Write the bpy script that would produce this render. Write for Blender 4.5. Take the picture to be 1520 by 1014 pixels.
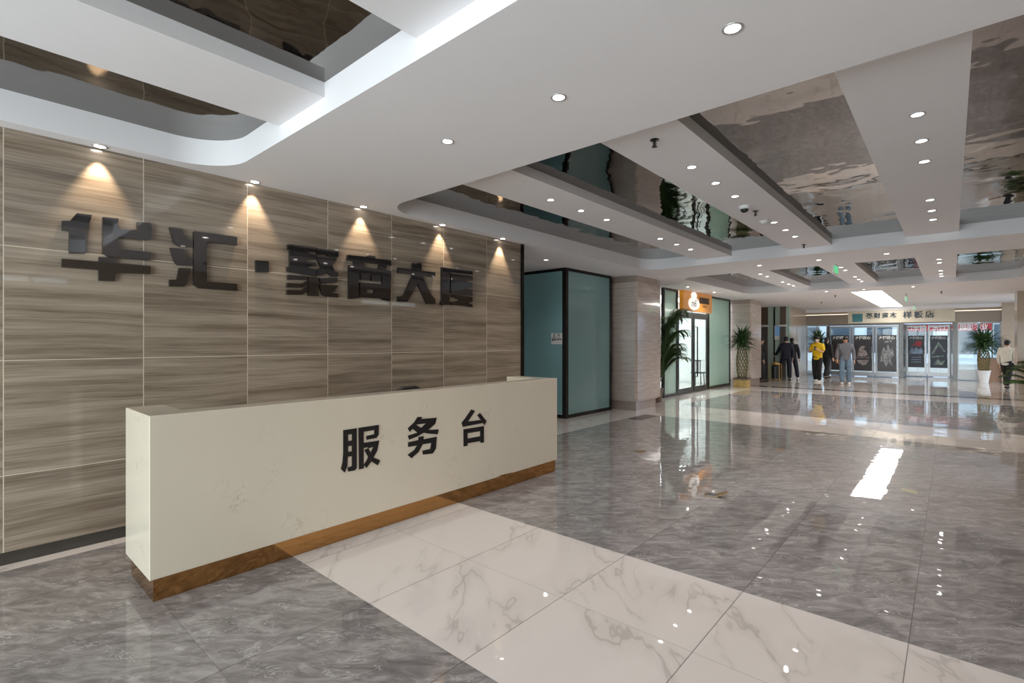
import bpy, bmesh, math, random
from mathutils import Vector, Matrix
PI = math.pi
SC = bpy.context.scene
COL = SC.collection
for _o in list(bpy.data.objects):
    bpy.data.objects.remove(_o, do_unlink=True)

# ------------------------------------------------------------------ camera, world, daylight, exposure
cam_d = bpy.data.cameras.new('camera')
cam = bpy.data.objects.new('camera', cam_d)
COL.objects.link(cam)
cam_d.sensor_width = 36.0
cam_d.lens = 36.0 * 742.0 / 1520.0
cam_d.clip_start = 0.05
cam.location = (4.867, 0.0, 1.533)
cam.rotation_euler = (PI / 2, 0.0, math.atan2(652.0, 742.0))
SC.camera = cam

SC.view_settings.view_transform = 'Standard'
SC.view_settings.look = 'None'
SC.view_settings.gamma = 1.0
SC.view_settings.use_curve_mapping = False
SC.view_settings.exposure = -0.28
SC.cycles.use_denoising = True
SC.cycles.max_bounces = 10
SC.cycles.diffuse_bounces = 5
SC.cycles.glossy_bounces = 5
SC.cycles.transmission_bounces = 6
SC.cycles.transparent_max_bounces = 10
SC.cycles.caustics_reflective = False
SC.cycles.caustics_refractive = False
SC.cycles.sample_clamp_indirect = 6.0

world = bpy.data.worlds.new('overcast_sky')
SC.world = world
world.use_nodes = True
_bg = world.node_tree.nodes['Background']
_bg.inputs[0].default_value = (0.80, 0.89, 1.0, 1)
_bg.inputs[1].default_value = 3.0


def area_light(name, loc, rot, sx, sy, power, col):
    d = bpy.data.lights.new(name, 'AREA')
    d.shape = 'RECTANGLE'
    d.size, d.size_y, d.energy, d.color = sx, sy, power, col
    o = bpy.data.objects.new(name, d)
    COL.objects.link(o)
    o.location, o.rotation_euler = loc, rot
    return o


# daylight that falls in through the entrance glazing behind the camera
area_light('daylight_back', (3.2, -4.55, 1.45), (PI / 2, 0, 0), 6.2, 2.6, 710, (0.90, 0.925, 1.0))
LAMP_W = 28.0          # every ceiling downlight
WALL_W = 58.0          # the warm ones washing the stone wall
LAMP_C = (1.0, 0.955, 0.925)
WALL_C = (1.0, 0.80, 0.58)
CZ = 3.0               # lower soffit
BZ = 3.115             # underside of the ceiling beams
UZ = 3.21              # top of the white fascia
FZ = UZ                # reflective ceiling film stretched over the recesses


# ------------------------------------------------------------------ small helpers
def S(r, g, b):
    def f(c):
        c /= 255.0
        return c / 12.92 if c <= 0.04045 else ((c + 0.055) / 1.055) ** 2.4
    return (f(r), f(g), f(b), 1.0)


class NT:
    """tiny node-graph writer"""
    def __init__(self, name):
        self.m = bpy.data.materials.new(name)
        self.m.use_nodes = True
        self.t = self.m.node_tree
        self.b = self.t.nodes['Principled BSDF']

    def n(self, kind, **kw):
        nd = self.t.nodes.new(kind)
        for k, v in kw.items():
            setattr(nd, k, v)
        return nd

    def link(self, a, b):
        self.t.links.new(a, b)

    def put(self, sock, v):
        if isinstance(v, bpy.types.NodeSocket):
            self.t.links.new(v, sock)
        else:
            sock.default_value = v

    def math(self, op, a, b=0.0, c=None):
        nd = self.n('ShaderNodeMath', operation=op)
        self.put(nd.inputs[0], a)
        self.put(nd.inputs[1], b)
        if c is not None:
            self.put(nd.inputs[2], c)
        return nd.outputs[0]

    def mix(self, f, a, b):
        nd = self.n('ShaderNodeMix', data_type='RGBA')
        self.put(nd.inputs[0], f)
        self.put(nd.inputs[6], a)
        self.put(nd.inputs[7], b)
        return nd.outputs[2]

    def xyz(self):
        tc = self.n('ShaderNodeTexCoord')
        sp = self.n('ShaderNodeSeparateXYZ')
        self.link(tc.outputs['Object'], sp.inputs[0])
        return sp.outputs[0], sp.outputs[1], sp.outputs[2]

    def vec(self, x, y, z):
        nd = self.n('ShaderNodeCombineXYZ')
        for i, v in enumerate((x, y, z)):
            self.put(nd.inputs[i], v)
        return nd.outputs[0]

    def noise(self, v, scale, detail=4.0, rough=0.55, dist=0.0):
        nd = self.n('ShaderNodeTexNoise')
        if v is not None:
            self.link(v, nd.inputs['Vector'])
        nd.inputs['Scale'].default_value = scale
        nd.inputs['Detail'].default_value = detail
        nd.inputs['Roughness'].default_value = rough
        nd.inputs['Distortion'].default_value = dist
        return nd.outputs[0]

    def ramp(self, f, stops):
        nd = self.n('ShaderNodeValToRGB')
        self.link(f, nd.inputs[0])
        el = nd.color_ramp.elements
        el[0].position, el[0].color = stops[0]
        el[1].position, el[1].color = stops[-1]
        for p, c in stops[1:-1]:
            e = el.new(p)
            e.color = c
        return nd.outputs[0]

    def smooth(self, v, a, b):
        nd = self.n('ShaderNodeMapRange', interpolation_type='SMOOTHSTEP')
        self.put(nd.inputs[0], v)
        nd.inputs[1].default_value = a
        nd.inputs[2].default_value = b
        return nd.outputs[0]

    def band(self, v, a, b):
        return self.math('MULTIPLY', self.math('GREATER_THAN', v, a), self.math('LESS_THAN', v, b))

    def seam(self, v, off, step, w):
        """1 on a joint of width w every step"""
        q = self.math('ADD', self.math('SUBTRACT', v, off), step * 60 + w / 2)
        return self.math('LESS_THAN', self.math('MODULO', q, step), w)

    def cell(self, v, off, step):
        return self.math('FLOOR', self.math('DIVIDE', self.math('SUBTRACT', v, off), step))

    def bump(self, h, strength, dist):
        nd = self.n('ShaderNodeBump')
        self.link(h, nd.inputs['Height'])
        nd.inputs['Strength'].default_value = strength
        nd.inputs['Distance'].default_value = dist
        self.link(nd.outputs[0], self.b.inputs['Normal'])

    def set(self, **kw):
        names = dict(col='Base Color', rough='Roughness', metal='Metallic', ior='IOR', spec='Specular IOR Level',
                     coat='Coat Weight', coatr='Coat Roughness', emit='Emission Color', es='Emission Strength',
                     trans='Transmission Weight', alpha='Alpha', sheen='Sheen Weight')
        for k, v in kw.items():
            self.put(self.b.inputs[names[k]], v)
        return self


def plain(name, col, rough=0.5, var=0.06, scale=6.0, **kw):
    """paint, plastic, metal or cloth with a faint mottling of its own"""
    g = NT(name)
    tc = g.n('ShaderNodeTexCoord')
    f = g.noise(tc.outputs['Object'], scale, 3)
    lo = tuple(c * (1 - var) for c in col[:3]) + (1,)
    hi = tuple(min(1, c * (1 + var)) for c in col[:3]) + (1,)
    g.set(col=g.ramp(f, [(0.3, lo), (0.7, hi)]), rough=rough, **kw)
    return g.m


def emitter(name, col, strength):
    g = NT(name)
    g.set(col=col, emit=col, es=strength, rough=0.5)
    return g.m


def clear_glass(name, tint=(0.93, 0.97, 0.95, 1)):
    g = NT(name)
    out = g.t.nodes['Material Output']
    tr = g.n('ShaderNodeBsdfTransparent')
    tr.inputs[0].default_value = tint
    gl = g.n('ShaderNodeBsdfGlossy')
    gl.inputs['Roughness'].default_value = 0.02
    fr = g.n('ShaderNodeFresnel')
    fr.inputs[0].default_value = 1.45
    mx = g.n('ShaderNodeMixShader')
    ge = g.n('ShaderNodeNewGeometry')
    g.link(g.math('MULTIPLY', fr.outputs[0], g.math('SUBTRACT', 1.0, ge.outputs['Backfacing'])), mx.inputs[0])
    g.link(tr.outputs[0], mx.inputs[1])
    g.link(gl.outputs[0], mx.inputs[2])
    g.link(mx.outputs[0], out.inputs[0])
    return g.m


def frosted(name, col):
    g = NT(name)
    g.set(col=col, rough=0.3, coat=0.7, coatr=0.03)
    tl = g.n('ShaderNodeBsdfTranslucent')
    tl.inputs[0].default_value = col
    mx = g.n('ShaderNodeMixShader')
    mx.inputs[0].default_value = 0.5
    out = g.t.nodes['Material Output']
    g.link(g.b.outputs[0], mx.inputs[1])
    g.link(tl.outputs[0], mx.inputs[2])
    g.link(mx.outputs[0], out.inputs[0])
    return g.m


M = {}
M['white'] = plain('white_ceiling_paint', (0.86, 0.85, 0.87, 1), 0.7, 0.012, 2)
M['black_metal'] = plain('black_brown_metal', S(38, 34, 32), 0.22, 0.08, 9, metal=0.7)
M['steel'] = plain('brushed_steel', S(120, 118, 118), 0.28, 0.06, 20, metal=0.9)
M['dark_steel'] = plain('dark_bronze_steel', S(74, 72, 70), 0.25, 0.06, 12, metal=0.8)
M['skirting'] = plain('dark_skirting', S(62, 58, 54), 0.25, 0.1, 4)
M['letter'] = plain('black_mirror_acrylic', (0.125, 0.118, 0.118, 1), 0.03, 0.02, 2, metal=0.95)
M['letter_side'] = plain('black_letter_return', S(30, 28, 28), 0.3, 0.05, 4)
M['ink'] = plain('matt_black_vinyl', S(20, 17, 18), 0.5, 0.05, 8)
M['gold'] = plain('bronze_gold_metal', S(192, 146, 94), 0.07, 0.04, 3, metal=1.0)
M['brass'] = plain('brass', S(206, 168, 100), 0.4, 0.1, 12, metal=0.75)
M['outlet'] = plain('dull_bronze_plate', S(150, 126, 96), 0.4, 0.1, 12, metal=0.5)
M['pale_plate'] = plain('pale_metal_plate', S(196, 186, 160), 0.4, 0.1, 12, metal=0.4)
M['teal'] = plain('teal_frosted_glass', S(120, 164, 166), 0.22, 0.04, 0.8, coat=0.7, coatr=0.03)
M['mint'] = frosted('mint_frosted_glass', S(190, 206, 196))
M['clear'] = clear_glass('clear_glass')
M['lamp'] = emitter('lit_diffuser', (1.0, 0.97, 0.93, 1), 14.0)
M['panel'] = emitter('lit_ceiling_panel', (1.0, 0.985, 0.95, 1), 9.0)
M['ring'] = plain('satin_aluminium_ring', (0.55, 0.54, 0.53, 1), 0.35, 0.05, 30, metal=0.6)
M['plastic'] = plain('white_plastic', (0.75, 0.75, 0.74, 1), 0.4, 0.02, 8)
M['black'] = plain('black_plastic', (0.02, 0.02, 0.02, 1), 0.4, 0.05, 8)
M['beige'] = plain('beige_wall_panel', S(178, 160, 140), 0.3, 0.05, 1.2, coat=0.4, coatr=0.05)
M['brown_panel'] = plain('taupe_metal_panel', S(128, 114, 100), 0.35, 0.04, 1.0, metal=0.3)
M['leaf'] = plain('dark_green_leaf', S(62, 88, 50), 0.45, 0.3, 5)
M['leaf2'] = plain('mid_green_leaf', S(76, 102, 54), 0.45, 0.3, 5)
M['stem'] = plain('olive_stem', S(112, 104, 58), 0.55, 0.25, 14)
M['soil'] = plain('dark_soil', S(50, 38, 30), 0.9, 0.3, 30)
M['skin'] = plain('skin', S(205, 160, 132), 0.5, 0.05, 10)
M['hair'] = plain('black_hair', S(20, 18, 18), 0.5, 0.2, 40)


def tile_wall():
    g = NT('polished_wood_grain_tile')
    x, y, z = g.xyz()
    iy, iz = g.cell(y, 0.272, 0.789), g.cell(z, 0.612, 0.79)
    rnd = g.math('FRACT', g.math('MULTIPLY', g.math('SINE', g.math('ADD', g.math('MULTIPLY', iy, 12.9898), g.math('MULTIPLY', iz, 78.233))), 43758.5))
    wob = g.noise(g.vec(rnd, g.math('MULTIPLY', y, 0.8), g.math('MULTIPLY', z, 1.2)), 1.0, 2)
    zz = g.math('ADD', z, g.math('MULTIPLY', wob, 0.07))
    a = g.noise(g.vec(g.math('MULTIPLY', rnd, 31.0), g.math('MULTIPLY', y, 0.40), g.math('MULTIPLY', zz, 8.0)), 1.6, 6, 0.62)
    b = g.noise(g.vec(g.math('MULTIPLY', rnd, 77.0), g.math('MULTIPLY', y, 1.2), g.math('MULTIPLY', zz, 55.0)), 1.6, 4, 0.6)
    f = g.math('ADD', g.math('MULTIPLY', a, 0.72), g.math('MULTIPLY', b, 0.33))
    col = g.ramp(f, [(0.30, S(92, 79, 66)), (0.43, S(124, 110, 95)), (0.53, S(147, 133, 117)), (0.66, S(170, 156, 139))])
    j = g.math('MAXIMUM', g.seam(y, 0.272, 0.789, 0.005), g.math('MULTIPLY', g.seam(z, 0.612, 0.79, 0.005), g.math('LESS_THAN', z, 2.9)))
    g.set(col=g.mix(j, col, S(214, 200, 180)), rough=g.math('ADD', g.math('MULTIPLY', j, 0.4), 0.16), coat=0.85, coatr=0.025)
    return g.m


def stone_floor():
    g = NT('polished_marble_floor')
    x, y, z = g.xyz()
    T = 0.797
    ix, iy = g.cell(x, 3.11, T), g.cell(y, 1.645, 0.795)
    ox, oy = g.math('MULTIPLY', ix, 3.71), g.math('MULTIPLY', iy, 5.37)
    far = g.math('GREATER_THAN', y, 18.75)
    # grey marble: slanting clouds with fine pale veins
    u = g.math('ADD', g.math('MULTIPLY', x, 0.75), g.math('MULTIPLY', y, 0.65))
    v = g.math('SUBTRACT', g.math('MULTIPLY', y, 0.75), g.math('MULTIPLY', x, 0.65))
    gv = g.vec(g.math('ADD', g.math('MULTIPLY', u, 1.0), ox), g.math('ADD', g.math('MULTIPLY', v, 2.4), oy), 0.3)
    n1 = g.noise(gv, 4.2, 9, 0.68, 1.1)
    grey = g.ramp(n1, [(0.32, S(108, 102, 101)), (0.48, S(138, 131, 129)), (0.66, S(176, 169, 166))])
    n2 = g.noise(gv, 4.6, 4, 0.55, 1.8)
    vein = g.math('SUBTRACT', 1.0, g.smooth(g.math('ABSOLUTE', g.math('SUBTRACT', n2, 0.5)), 0.0, 0.022))
    gate = g.smooth(g.noise(gv, 3.2, 2), 0.46, 0.60)
    grey = g.mix(g.math('MULTIPLY', g.math('MULTIPLY', vein, gate), 0.75), grey, S(205, 200, 198))
    # white marble: sparse taupe veins
    wu = g.math('SUBTRACT', g.math('MULTIPLY', x, 0.6), g.math('MULTIPLY', y, 0.8))
    wa = g.math('ADD', g.math('MULTIPLY', x, 0.8), g.math('MULTIPLY', y, 0.6))
    wv = g.vec(g.math('ADD', g.math('MULTIPLY', wu, 0.75), ox), g.math('ADD', g.math('MULTIPLY', wa, 2.1), oy), 1.7)
    n3 = g.noise(wv, 1.15, 4, 0.52, 0.3)
    d3 = g.math('ABSOLUTE', g.math('SUBTRACT', n3, 0.5))
    fine = g.math('SUBTRACT', 1.0, g.smooth(d3, 0.0, 0.012))
    soft = g.math('SUBTRACT', 1.0, g.smooth(d3, 0.0, 0.07))
    gate3 = g.smooth(g.noise(wv, 1.1, 2), 0.40, 0.58)
    amt = g.math('MULTIPLY', g.math('ADD', g.math('MULTIPLY', fine, 0.30), g.math('MULTIPLY', soft, 0.13)), gate3)
    white = g.mix(amt, S(230, 219, 212), S(150, 138, 127))
    wm = g.math('MAXIMUM', g.band(y, 1.645, 3.235), g.math('MAXIMUM', g.band(y, 9.78, 11.65), g.band(y, 16.75, 18.3)))
    near = g.math('LESS_THAN', y, 5.79)
    edge = g.math('MAXIMUM', g.math('LESS_THAN', x, 0.0), g.math('MULTIPLY', near, g.math('LESS_THAN', x, 0.124)))
    wm = g.math('MAXIMUM', wm, edge)
    col = g.mix(wm, grey, white)
    col = g.mix(g.band(y, 18.3, 18.75), col, S(92, 86, 84))
    col = g.mix(far, col, g.mix(0.4, white, S(176, 166, 154)))
    j = g.math('MAXIMUM', g.seam(x, 3.11, T, 0.0045), g.math('MULTIPLY', g.seam(y, 1.645, 0.795, 0.0035), 0.55))
    col = g.mix(g.math('MULTIPLY', j, 0.75), col, S(70, 65, 62))
    g.set(col=col, rough=0.35, spec=0.15, coat=1.0, coatr=0.018, ior=1.5)
    wv2 = g.vec(g.math('MULTIPLY', x, 1.0), g.math('MULTIPLY', y, 1.0), 0.0)
    nd = g.n('ShaderNodeBump')
    g.link(g.noise(wv2, 2.6, 2, 0.5), nd.inputs['Height'])
    nd.inputs['Strength'].default_value = 0.35
    nd.inputs['Distance'].default_value = 0.006
    g.link(nd.outputs[0], g.b.inputs['Coat Normal'])
    return g.m


def film():
    g = NT('dark_reflective_ceiling_film')
    x, y, z = g.xyz()
    v = g.vec(x, y, 0.0)
    h = g.math('ADD', g.noise(v, 1.2, 2, 0.4, 0.5), g.math('MULTIPLY', g.noise(v, 6.0, 1, 0.4, 0.3), 0.10))
    g.set(col=(0.222, 0.211, 0.200, 1), metal=1.0, rough=0.03)
    g.bump(h, 0.5, 0.027)
    return g.m


def quartz():
    g = NT('cream_quartz')
    tc = g.n('ShaderNodeTexCoord')
    n1 = g.noise(tc.outputs['Object'], 5.0, 5, 0.6, 1.2)
    d = g.math('ABSOLUTE', g.math('SUBTRACT', n1, 0.5))
    fl = g.math('MULTIPLY', g.math('SUBTRACT', 1.0, g.smooth(d, 0.0, 0.014)), g.smooth(g.noise(tc.outputs['Object'], 3.0, 2), 0.56, 0.68))
    base = g.mix(g.noise(tc.outputs['Object'], 2.0, 3), S(212, 201, 182), S(219, 209, 192))
    g.set(col=g.mix(g.math('MULTIPLY', fl, 0.45), base, S(166, 150, 132)), rough=0.22, coat=0.35, coatr=0.08)
    return g.m


def marble_column():
    g = NT('taupe_stone_cladding')
    x, y, z = g.xyz()
    a = g.noise(g.vec(g.math('MULTIPLY', x, 1.2), g.math('MULTIPLY', y, 1.2), g.math('MULTIPLY', z, 14.0)), 2.0, 4, 0.6, 0.3)
    col = g.ramp(a, [(0.3, S(178, 162, 152)), (0.7, S(205, 190, 180))])
    j = g.seam(z, 0.22, 0.66, 0.006)
    g.set(col=g.mix(j, col, S(140, 126, 116)), rough=0.15, coat=0.8, coatr=0.03)
    return g.m


M['column_dark'] = plain('darker_stone_band', S(158, 142, 133), 0.15, 0.08, 3, coat=0.8, coatr=0.03)
M['tile'] = tile_wall()
M['floor'] = stone_floor()
M['film'] = film()
M['quartz'] = quartz()
M['column'] = marble_column()


class MB:
    """collects shapes into one mesh"""
    def __init__(self):
        self.bm = bmesh.new()

    def box(self, x0, x1, y0, y1, z0, z1):
        r = bmesh.ops.create_cube(self.bm, size=1.0)
        for v in r['verts']:
            v.co = Vector((x0 + (v.co.x + .5) * (x1 - x0), y0 + (v.co.y + .5) * (y1 - y0), z0 + (v.co.z + .5) * (z1 - z0)))
        return r['verts']

    def xbox(self, mat, sx, sy, sz):
        r = bmesh.ops.create_cube(self.bm, size=1.0)
        for v in r['verts']:
            v.co = mat @ Vector((v.co.x * sx, v.co.y * sy, v.co.z * sz))

    def lathe(self, prof, n=24, c=(0, 0, 0), cap=True):
        rings = []
        for r, z in prof:
            rings.append([self.bm.verts.new((c[0] + r * math.cos(2 * PI * k / n), c[1] + r * math.sin(2 * PI * k / n), c[2] + z)) for k in range(n)])
        for a, b in zip(rings, rings[1:]):
            for k in range(n):
                self.bm.faces.new((a[k], a[(k + 1) % n], b[(k + 1) % n], b[k]))
        if cap:
            self.bm.faces.new(list(reversed(rings[0])))
            self.bm.faces.new(rings[-1])

    def tube(self, pts, r, n=8):
        pts = [Vector(p) for p in pts]
        rs = r if isinstance(r, (list, tuple)) else [r] * len(pts)
        rings = []
        up = Vector((0.13, 0.31, 0.94))
        for i, p in enumerate(pts):
            t = (pts[min(i + 1, len(pts) - 1)] - pts[max(i - 1, 0)]).normalized()
            a = t.cross(up)
            if a.length < 1e-3:
                a = t.cross(Vector((1, 0, 0)))
            a.normalize()
            b = t.cross(a)
            rings.append([self.bm.verts.new(p + (a * math.cos(2 * PI * k / n) + b * math.sin(2 * PI * k / n)) * rs[i]) for k in range(n)])
        for a, b in zip(rings, rings[1:]):
            for k in range(n):
                self.bm.faces.new((a[k], a[(k + 1) % n], b[(k + 1) % n], b[k]))
        self.bm.faces.new(list(reversed(rings[0])))
        self.bm.faces.new(rings[-1])

    def poly(self, pts3, d):
        """planar outline pushed along d"""
        d = Vector(d)
        a = [self.bm.verts.new(Vector(p)) for p in pts3]
        b = [self.bm.verts.new(Vector(p) + d) for p in pts3]
        n = len(a)
        f1 = self.bm.faces.new(a)
        f2 = self.bm.faces.new(list(reversed(b)))
        for k in range(n):
            self.bm.faces.new((a[k], b[k], b[(k + 1) % n], a[(k + 1) % n]))
        f1.normal_update()
        f2.normal_update()
        bmesh.ops.triangulate(self.bm, faces=[f1, f2], ngon_method='EAR_CLIP')

    def ball(self, c, r, sx=1, sy=1, sz=1, seg=12):
        q = bmesh.ops.create_uvsphere(self.bm, u_segments=seg, v_segments=max(6, seg // 2 + 2), radius=r)
        for v in q['verts']:
            v.co = Vector((v.co.x * sx + c[0], v.co.y * sy + c[1], v.co.z * sz + c[2]))

    def leaf(self, base, dirv, length, width, droop, seg=5, fold=0.25):
        base, d = Vector(base), Vector(dirv).normalized()
        side = d.cross(Vector((0, 0, 1)))
        if side.length < 1e-3:
            side = Vector((1, 0, 0))
        side.normalize()
        p, prev = base.copy(), None
        for i in range(seg + 1):
            t = i / seg
            w = width * (math.sin(PI * (0.12 + 0.88 * t)) ** 0.8) * 0.5 + 0.0015
            up = side.cross(d).normalized()
            row = (self.bm.verts.new(p - side * w + up * w * fold), self.bm.verts.new(p), self.bm.verts.new(p + side * w + up * w * fold))
            if prev:
                self.bm.faces.new((prev[0], prev[1], row[1], row[0]))
                self.bm.faces.new((prev[1], prev[2], row[2], row[1]))
            prev = row
            p = p + d * (length / seg)
            d = (d + Vector((0, 0, -droop / seg))).normalized()

    def build(self, name, mat, parent=None, bevel=0.0, smooth=False, loc=None):
        bmesh.ops.recalc_face_normals(self.bm, faces=self.bm.faces[:])
        me = bpy.data.meshes.new(name)
        self.bm.to_mesh(me)
        self.bm.free()
        o = bpy.data.objects.new(name, me)
        COL.objects.link(o)
        if mat is not None:
            me.materials.append(mat)
        if smooth:
            for p in me.polygons:
                p.use_smooth = True
        if bevel:
            b = o.modifiers.new('edge', 'BEVEL')
            b.width, b.segments, b.limit_method, b.angle_limit = bevel, 2, 'ANGLE', 0.7
        if parent:
            o.parent = parent
        if loc is not None:
            o.location = loc
        return o


def thing(name, label, cat, loc=(0, 0, 0), group=None, rz=0.0):
    o = bpy.data.objects.new(name, None)
    COL.objects.link(o)
    o.location, o.rotation_euler = loc, (0, 0, rz)
    o.empty_display_size = 0.1
    return tag(o, label, cat, group)


def tag(o, label, cat, group=None):
    o['label'], o['category'] = label, cat
    if group:
        o['group'] = group
    return o


def struct(o, label=None, cat=None):
    o['kind'] = 'structure'
    if label:
        o['label'] = label
    if cat:
        o['category'] = cat
    return o


def wbox(name, b, mat, label, cat, bevel=0.0):
    m = MB()
    m.box(*b)
    return struct(m.build(name, M[mat], bevel=bevel), label, cat)


def flat_with_holes(name, outer, holes, z0, z1, mat):
    """a slab with openings, filled as one outline"""
    cu = bpy.data.curves.new(name, 'CURVE')
    cu.dimensions, cu.fill_mode, cu.extrude = '2D', 'BOTH', (z1 - z0) / 2
    for loop in [outer] + holes:
        sp = cu.splines.new('POLY')
        sp.points.add(len(loop) - 1)
        for q, (px, py) in zip(sp.points, loop):
            q.co = (px, py, 0, 1)
        sp.use_cyclic_u = True
    tmp = bpy.data.objects.new('tmp', cu)
    COL.objects.link(tmp)
    me = bpy.data.meshes.new_from_object(tmp.evaluated_get(bpy.context.evaluated_depsgraph_get()))
    bpy.data.objects.remove(tmp, do_unlink=True)
    bpy.data.curves.remove(cu)
    me.transform(Matrix.Translation((0, 0, (z0 + z1) / 2)))
    me.name = name
    me.materials.clear()
    me.materials.append(mat)
    o = bpy.data.objects.new(name, me)
    COL.objects.link(o)
    return o


def text(name, body, size, mat, parent, loc, rot, depth=0.004, sx=1.0, bold=0.0):
    cu = bpy.data.curves.new(name, 'FONT')
    cu.body, cu.size, cu.extrude, cu.align_x, cu.align_y, cu.offset = body, size, depth, 'CENTER', 'CENTER', bold
    tmp = bpy.data.objects.new('tmp', cu)
    COL.objects.link(tmp)
    me = bpy.data.meshes.new_from_object(tmp.evaluated_get(bpy.context.evaluated_depsgraph_get()))
    bpy.data.objects.remove(tmp, do_unlink=True)
    bpy.data.curves.remove(cu)
    me.name = name
    me.materials.clear()
    me.materials.append(mat)
    me.transform(Matrix.Diagonal((sx, 1, 1, 1)))
    o = bpy.data.objects.new(name, me)
    COL.objects.link(o)
    if parent:
        o.parent = parent
    o.location, o.rotation_euler = loc, rot
    return o
ROT_PX = (PI / 2, 0, PI / 2)     # lettering that faces +x
ROT_MY = (PI / 2, 0, 0)          # lettering that faces -y


# ------------------------------------------------------------------ floor, walls, ceiling
wbox('floor', (-5.6, 7.6, -4.3, 30.2, -0.1, 0.0), 'floor', 'polished grey marble floor with white marble bands and thin joints', 'floor')
wbox('wall_left', (-0.16, 0.0, -4.3, 5.735, 0.088, 3.2), 'tile', 'polished wood-grain tile wall behind the reception desk', 'wall')
wbox('baseboard_left', (-0.16, -0.004, -4.3, 5.735, 0.0, 0.088), 'skirting', 'dark skirting below the wood-grain tile wall', 'baseboard')
wbox('trim_1', (-0.19, 0.02, 5.735, 5.795, 0.0, CZ), 'black_metal', 'black metal post closing the end of the tile wall', 'trim')
wbox('wall_passage', (-5.6, -5.5, -4.3, 30.2, 0.0, 3.4), 'beige', 'plain wall at the left end of the building', 'wall')
wbox('wall_back', (-5.6, 7.6, -4.42, -4.3, 2.75, 3.4), 'beige', 'wall above the entrance glazing behind the visitor', 'wall')
m = MB()
for b in ((-4.3, 20.6, 0.0, 2.50), (-4.3, 20.6, 2.72, 3.4), (-4.3, .5, 2.50, 2.72), (1.5, 7.4, 2.50, 2.72), (9.3, 20.6, 2.50, 2.72)):
    m.box(7.0, 7.15, *b)
struct(m.build('wall_right', M['beige']), 'beige stone wall along the right of the lobby', 'wall')


def window(n, axis, p, a0, a1, z0, z1, k, label):
    root = struct(MB_frame(axis, p, a0, a1, z0, z1, k).build('window_%d' % n, M['dark_steel']), label, 'window')
    for i in range(k):
        b0, b1 = a0 + (a1 - a0) * i / k + 0.03, a0 + (a1 - a0) * (i + 1) / k - 0.03
        m = MB()
        if axis == 'x':
            m.box(p - .006, p + .006, b0, b1, z0 + .05, z1 - .05)
        else:
            m.box(b0, b1, p - .006, p + .006, z0 + .05, z1 - .05)
        m.build('pane', M['clear'], root)
    return root


def MB_frame(axis, p, a0, a1, z0, z1, k):
    m = MB()
    def bar(u0, u1, w0, w1):
        if axis == 'x':
            m.box(p - .04, p + .04, u0, u1, w0, w1)
        else:
            m.box(u0, u1, p - .04, p + .04, w0, w1)
    bar(a0, a1, z0, z0 + .06)
    bar(a0, a1, z1 - .06, z1)
    for i in range(k + 1):
        c = a0 + (a1 - a0) * i / k
        bar(c - .03, c + .03, z0 + .06, z1 - .06)
    return m


window(1, 'x', 7.07, .5, 1.5, 2.50, 2.72, 2, 'narrow high window in the right wall beside the visitor')
window(6, 'x', 7.07, 7.4, 9.3, 2.50, 2.72, 2, 'narrow high window in the right wall opposite the glass enclosure')
window(2, 'y', -4.36, -0.1, 6.4, 0.0, 2.75, 5, 'tall entrance glazing behind the visitor')


def bay(y0, y1, g=0.0, r=0.42, x0=0.14, x1=6.07):
    """recess outline: corners on the wall side rounded"""
    x0, x1, y0, y1 = x0 - g, x1 + g, y0 - g, y1 + g
    pts = []
    for cx_, cy_, a0 in ((x0 + r, y0 + r, PI), (x1 - r, y0 + r, 1.5 * PI), (x1 - r, y1 - r, 0), (x0 + r, y1 - r, .5 * PI)):
        for k in range(13):
            a = a0 + k / 12 * PI / 2
            pts.append((cx_ + r * math.cos(a), cy_ + r * math.sin(a)))
    return pts


BAYS = [(-4.0, 1.63), (3.20, 9.62), (11.24, 16.45)]
OUT = [(-5.6, -4.3), (7.6, -4.3), (7.6, 26.45), (-5.6, 26.45)]
struct(flat_with_holes('ceiling', OUT, [bay(*b) for b in BAYS], CZ, UZ, M['white']), 'white plaster ceiling with recessed bays', 'ceiling')
wbox('ceiling_film', (-5.6, 7.6, -4.3, 26.45, FZ, FZ + 0.03), 'film', 'dark rippling mirror film in the ceiling recesses', 'ceiling')
wbox('ceiling_far', (-5.6, 7.6, 26.45, 30.2, 2.86, 3.4), 'white', 'lower white ceiling over the far entrance doors', 'ceiling')
BEAMS = [(1.17, 1.82), (2.77, 3.40), (4.35, 4.95)]
BAYN = ['overhead', 'nearer', 'farther']
for bi, (y0, y1) in enumerate(BAYS):
    for xi, (x0, x1) in enumerate(BEAMS):
        side = ['left', 'middle', 'right'][xi]
        m = MB()
        m.box(x0, x1, y0, y1, BZ, UZ)
        o = struct(m.build('ceiling_beam', M['white']), 'white ceiling beam, %s one across the %s recess' % (side, BAYN[bi]), 'beam')

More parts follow.
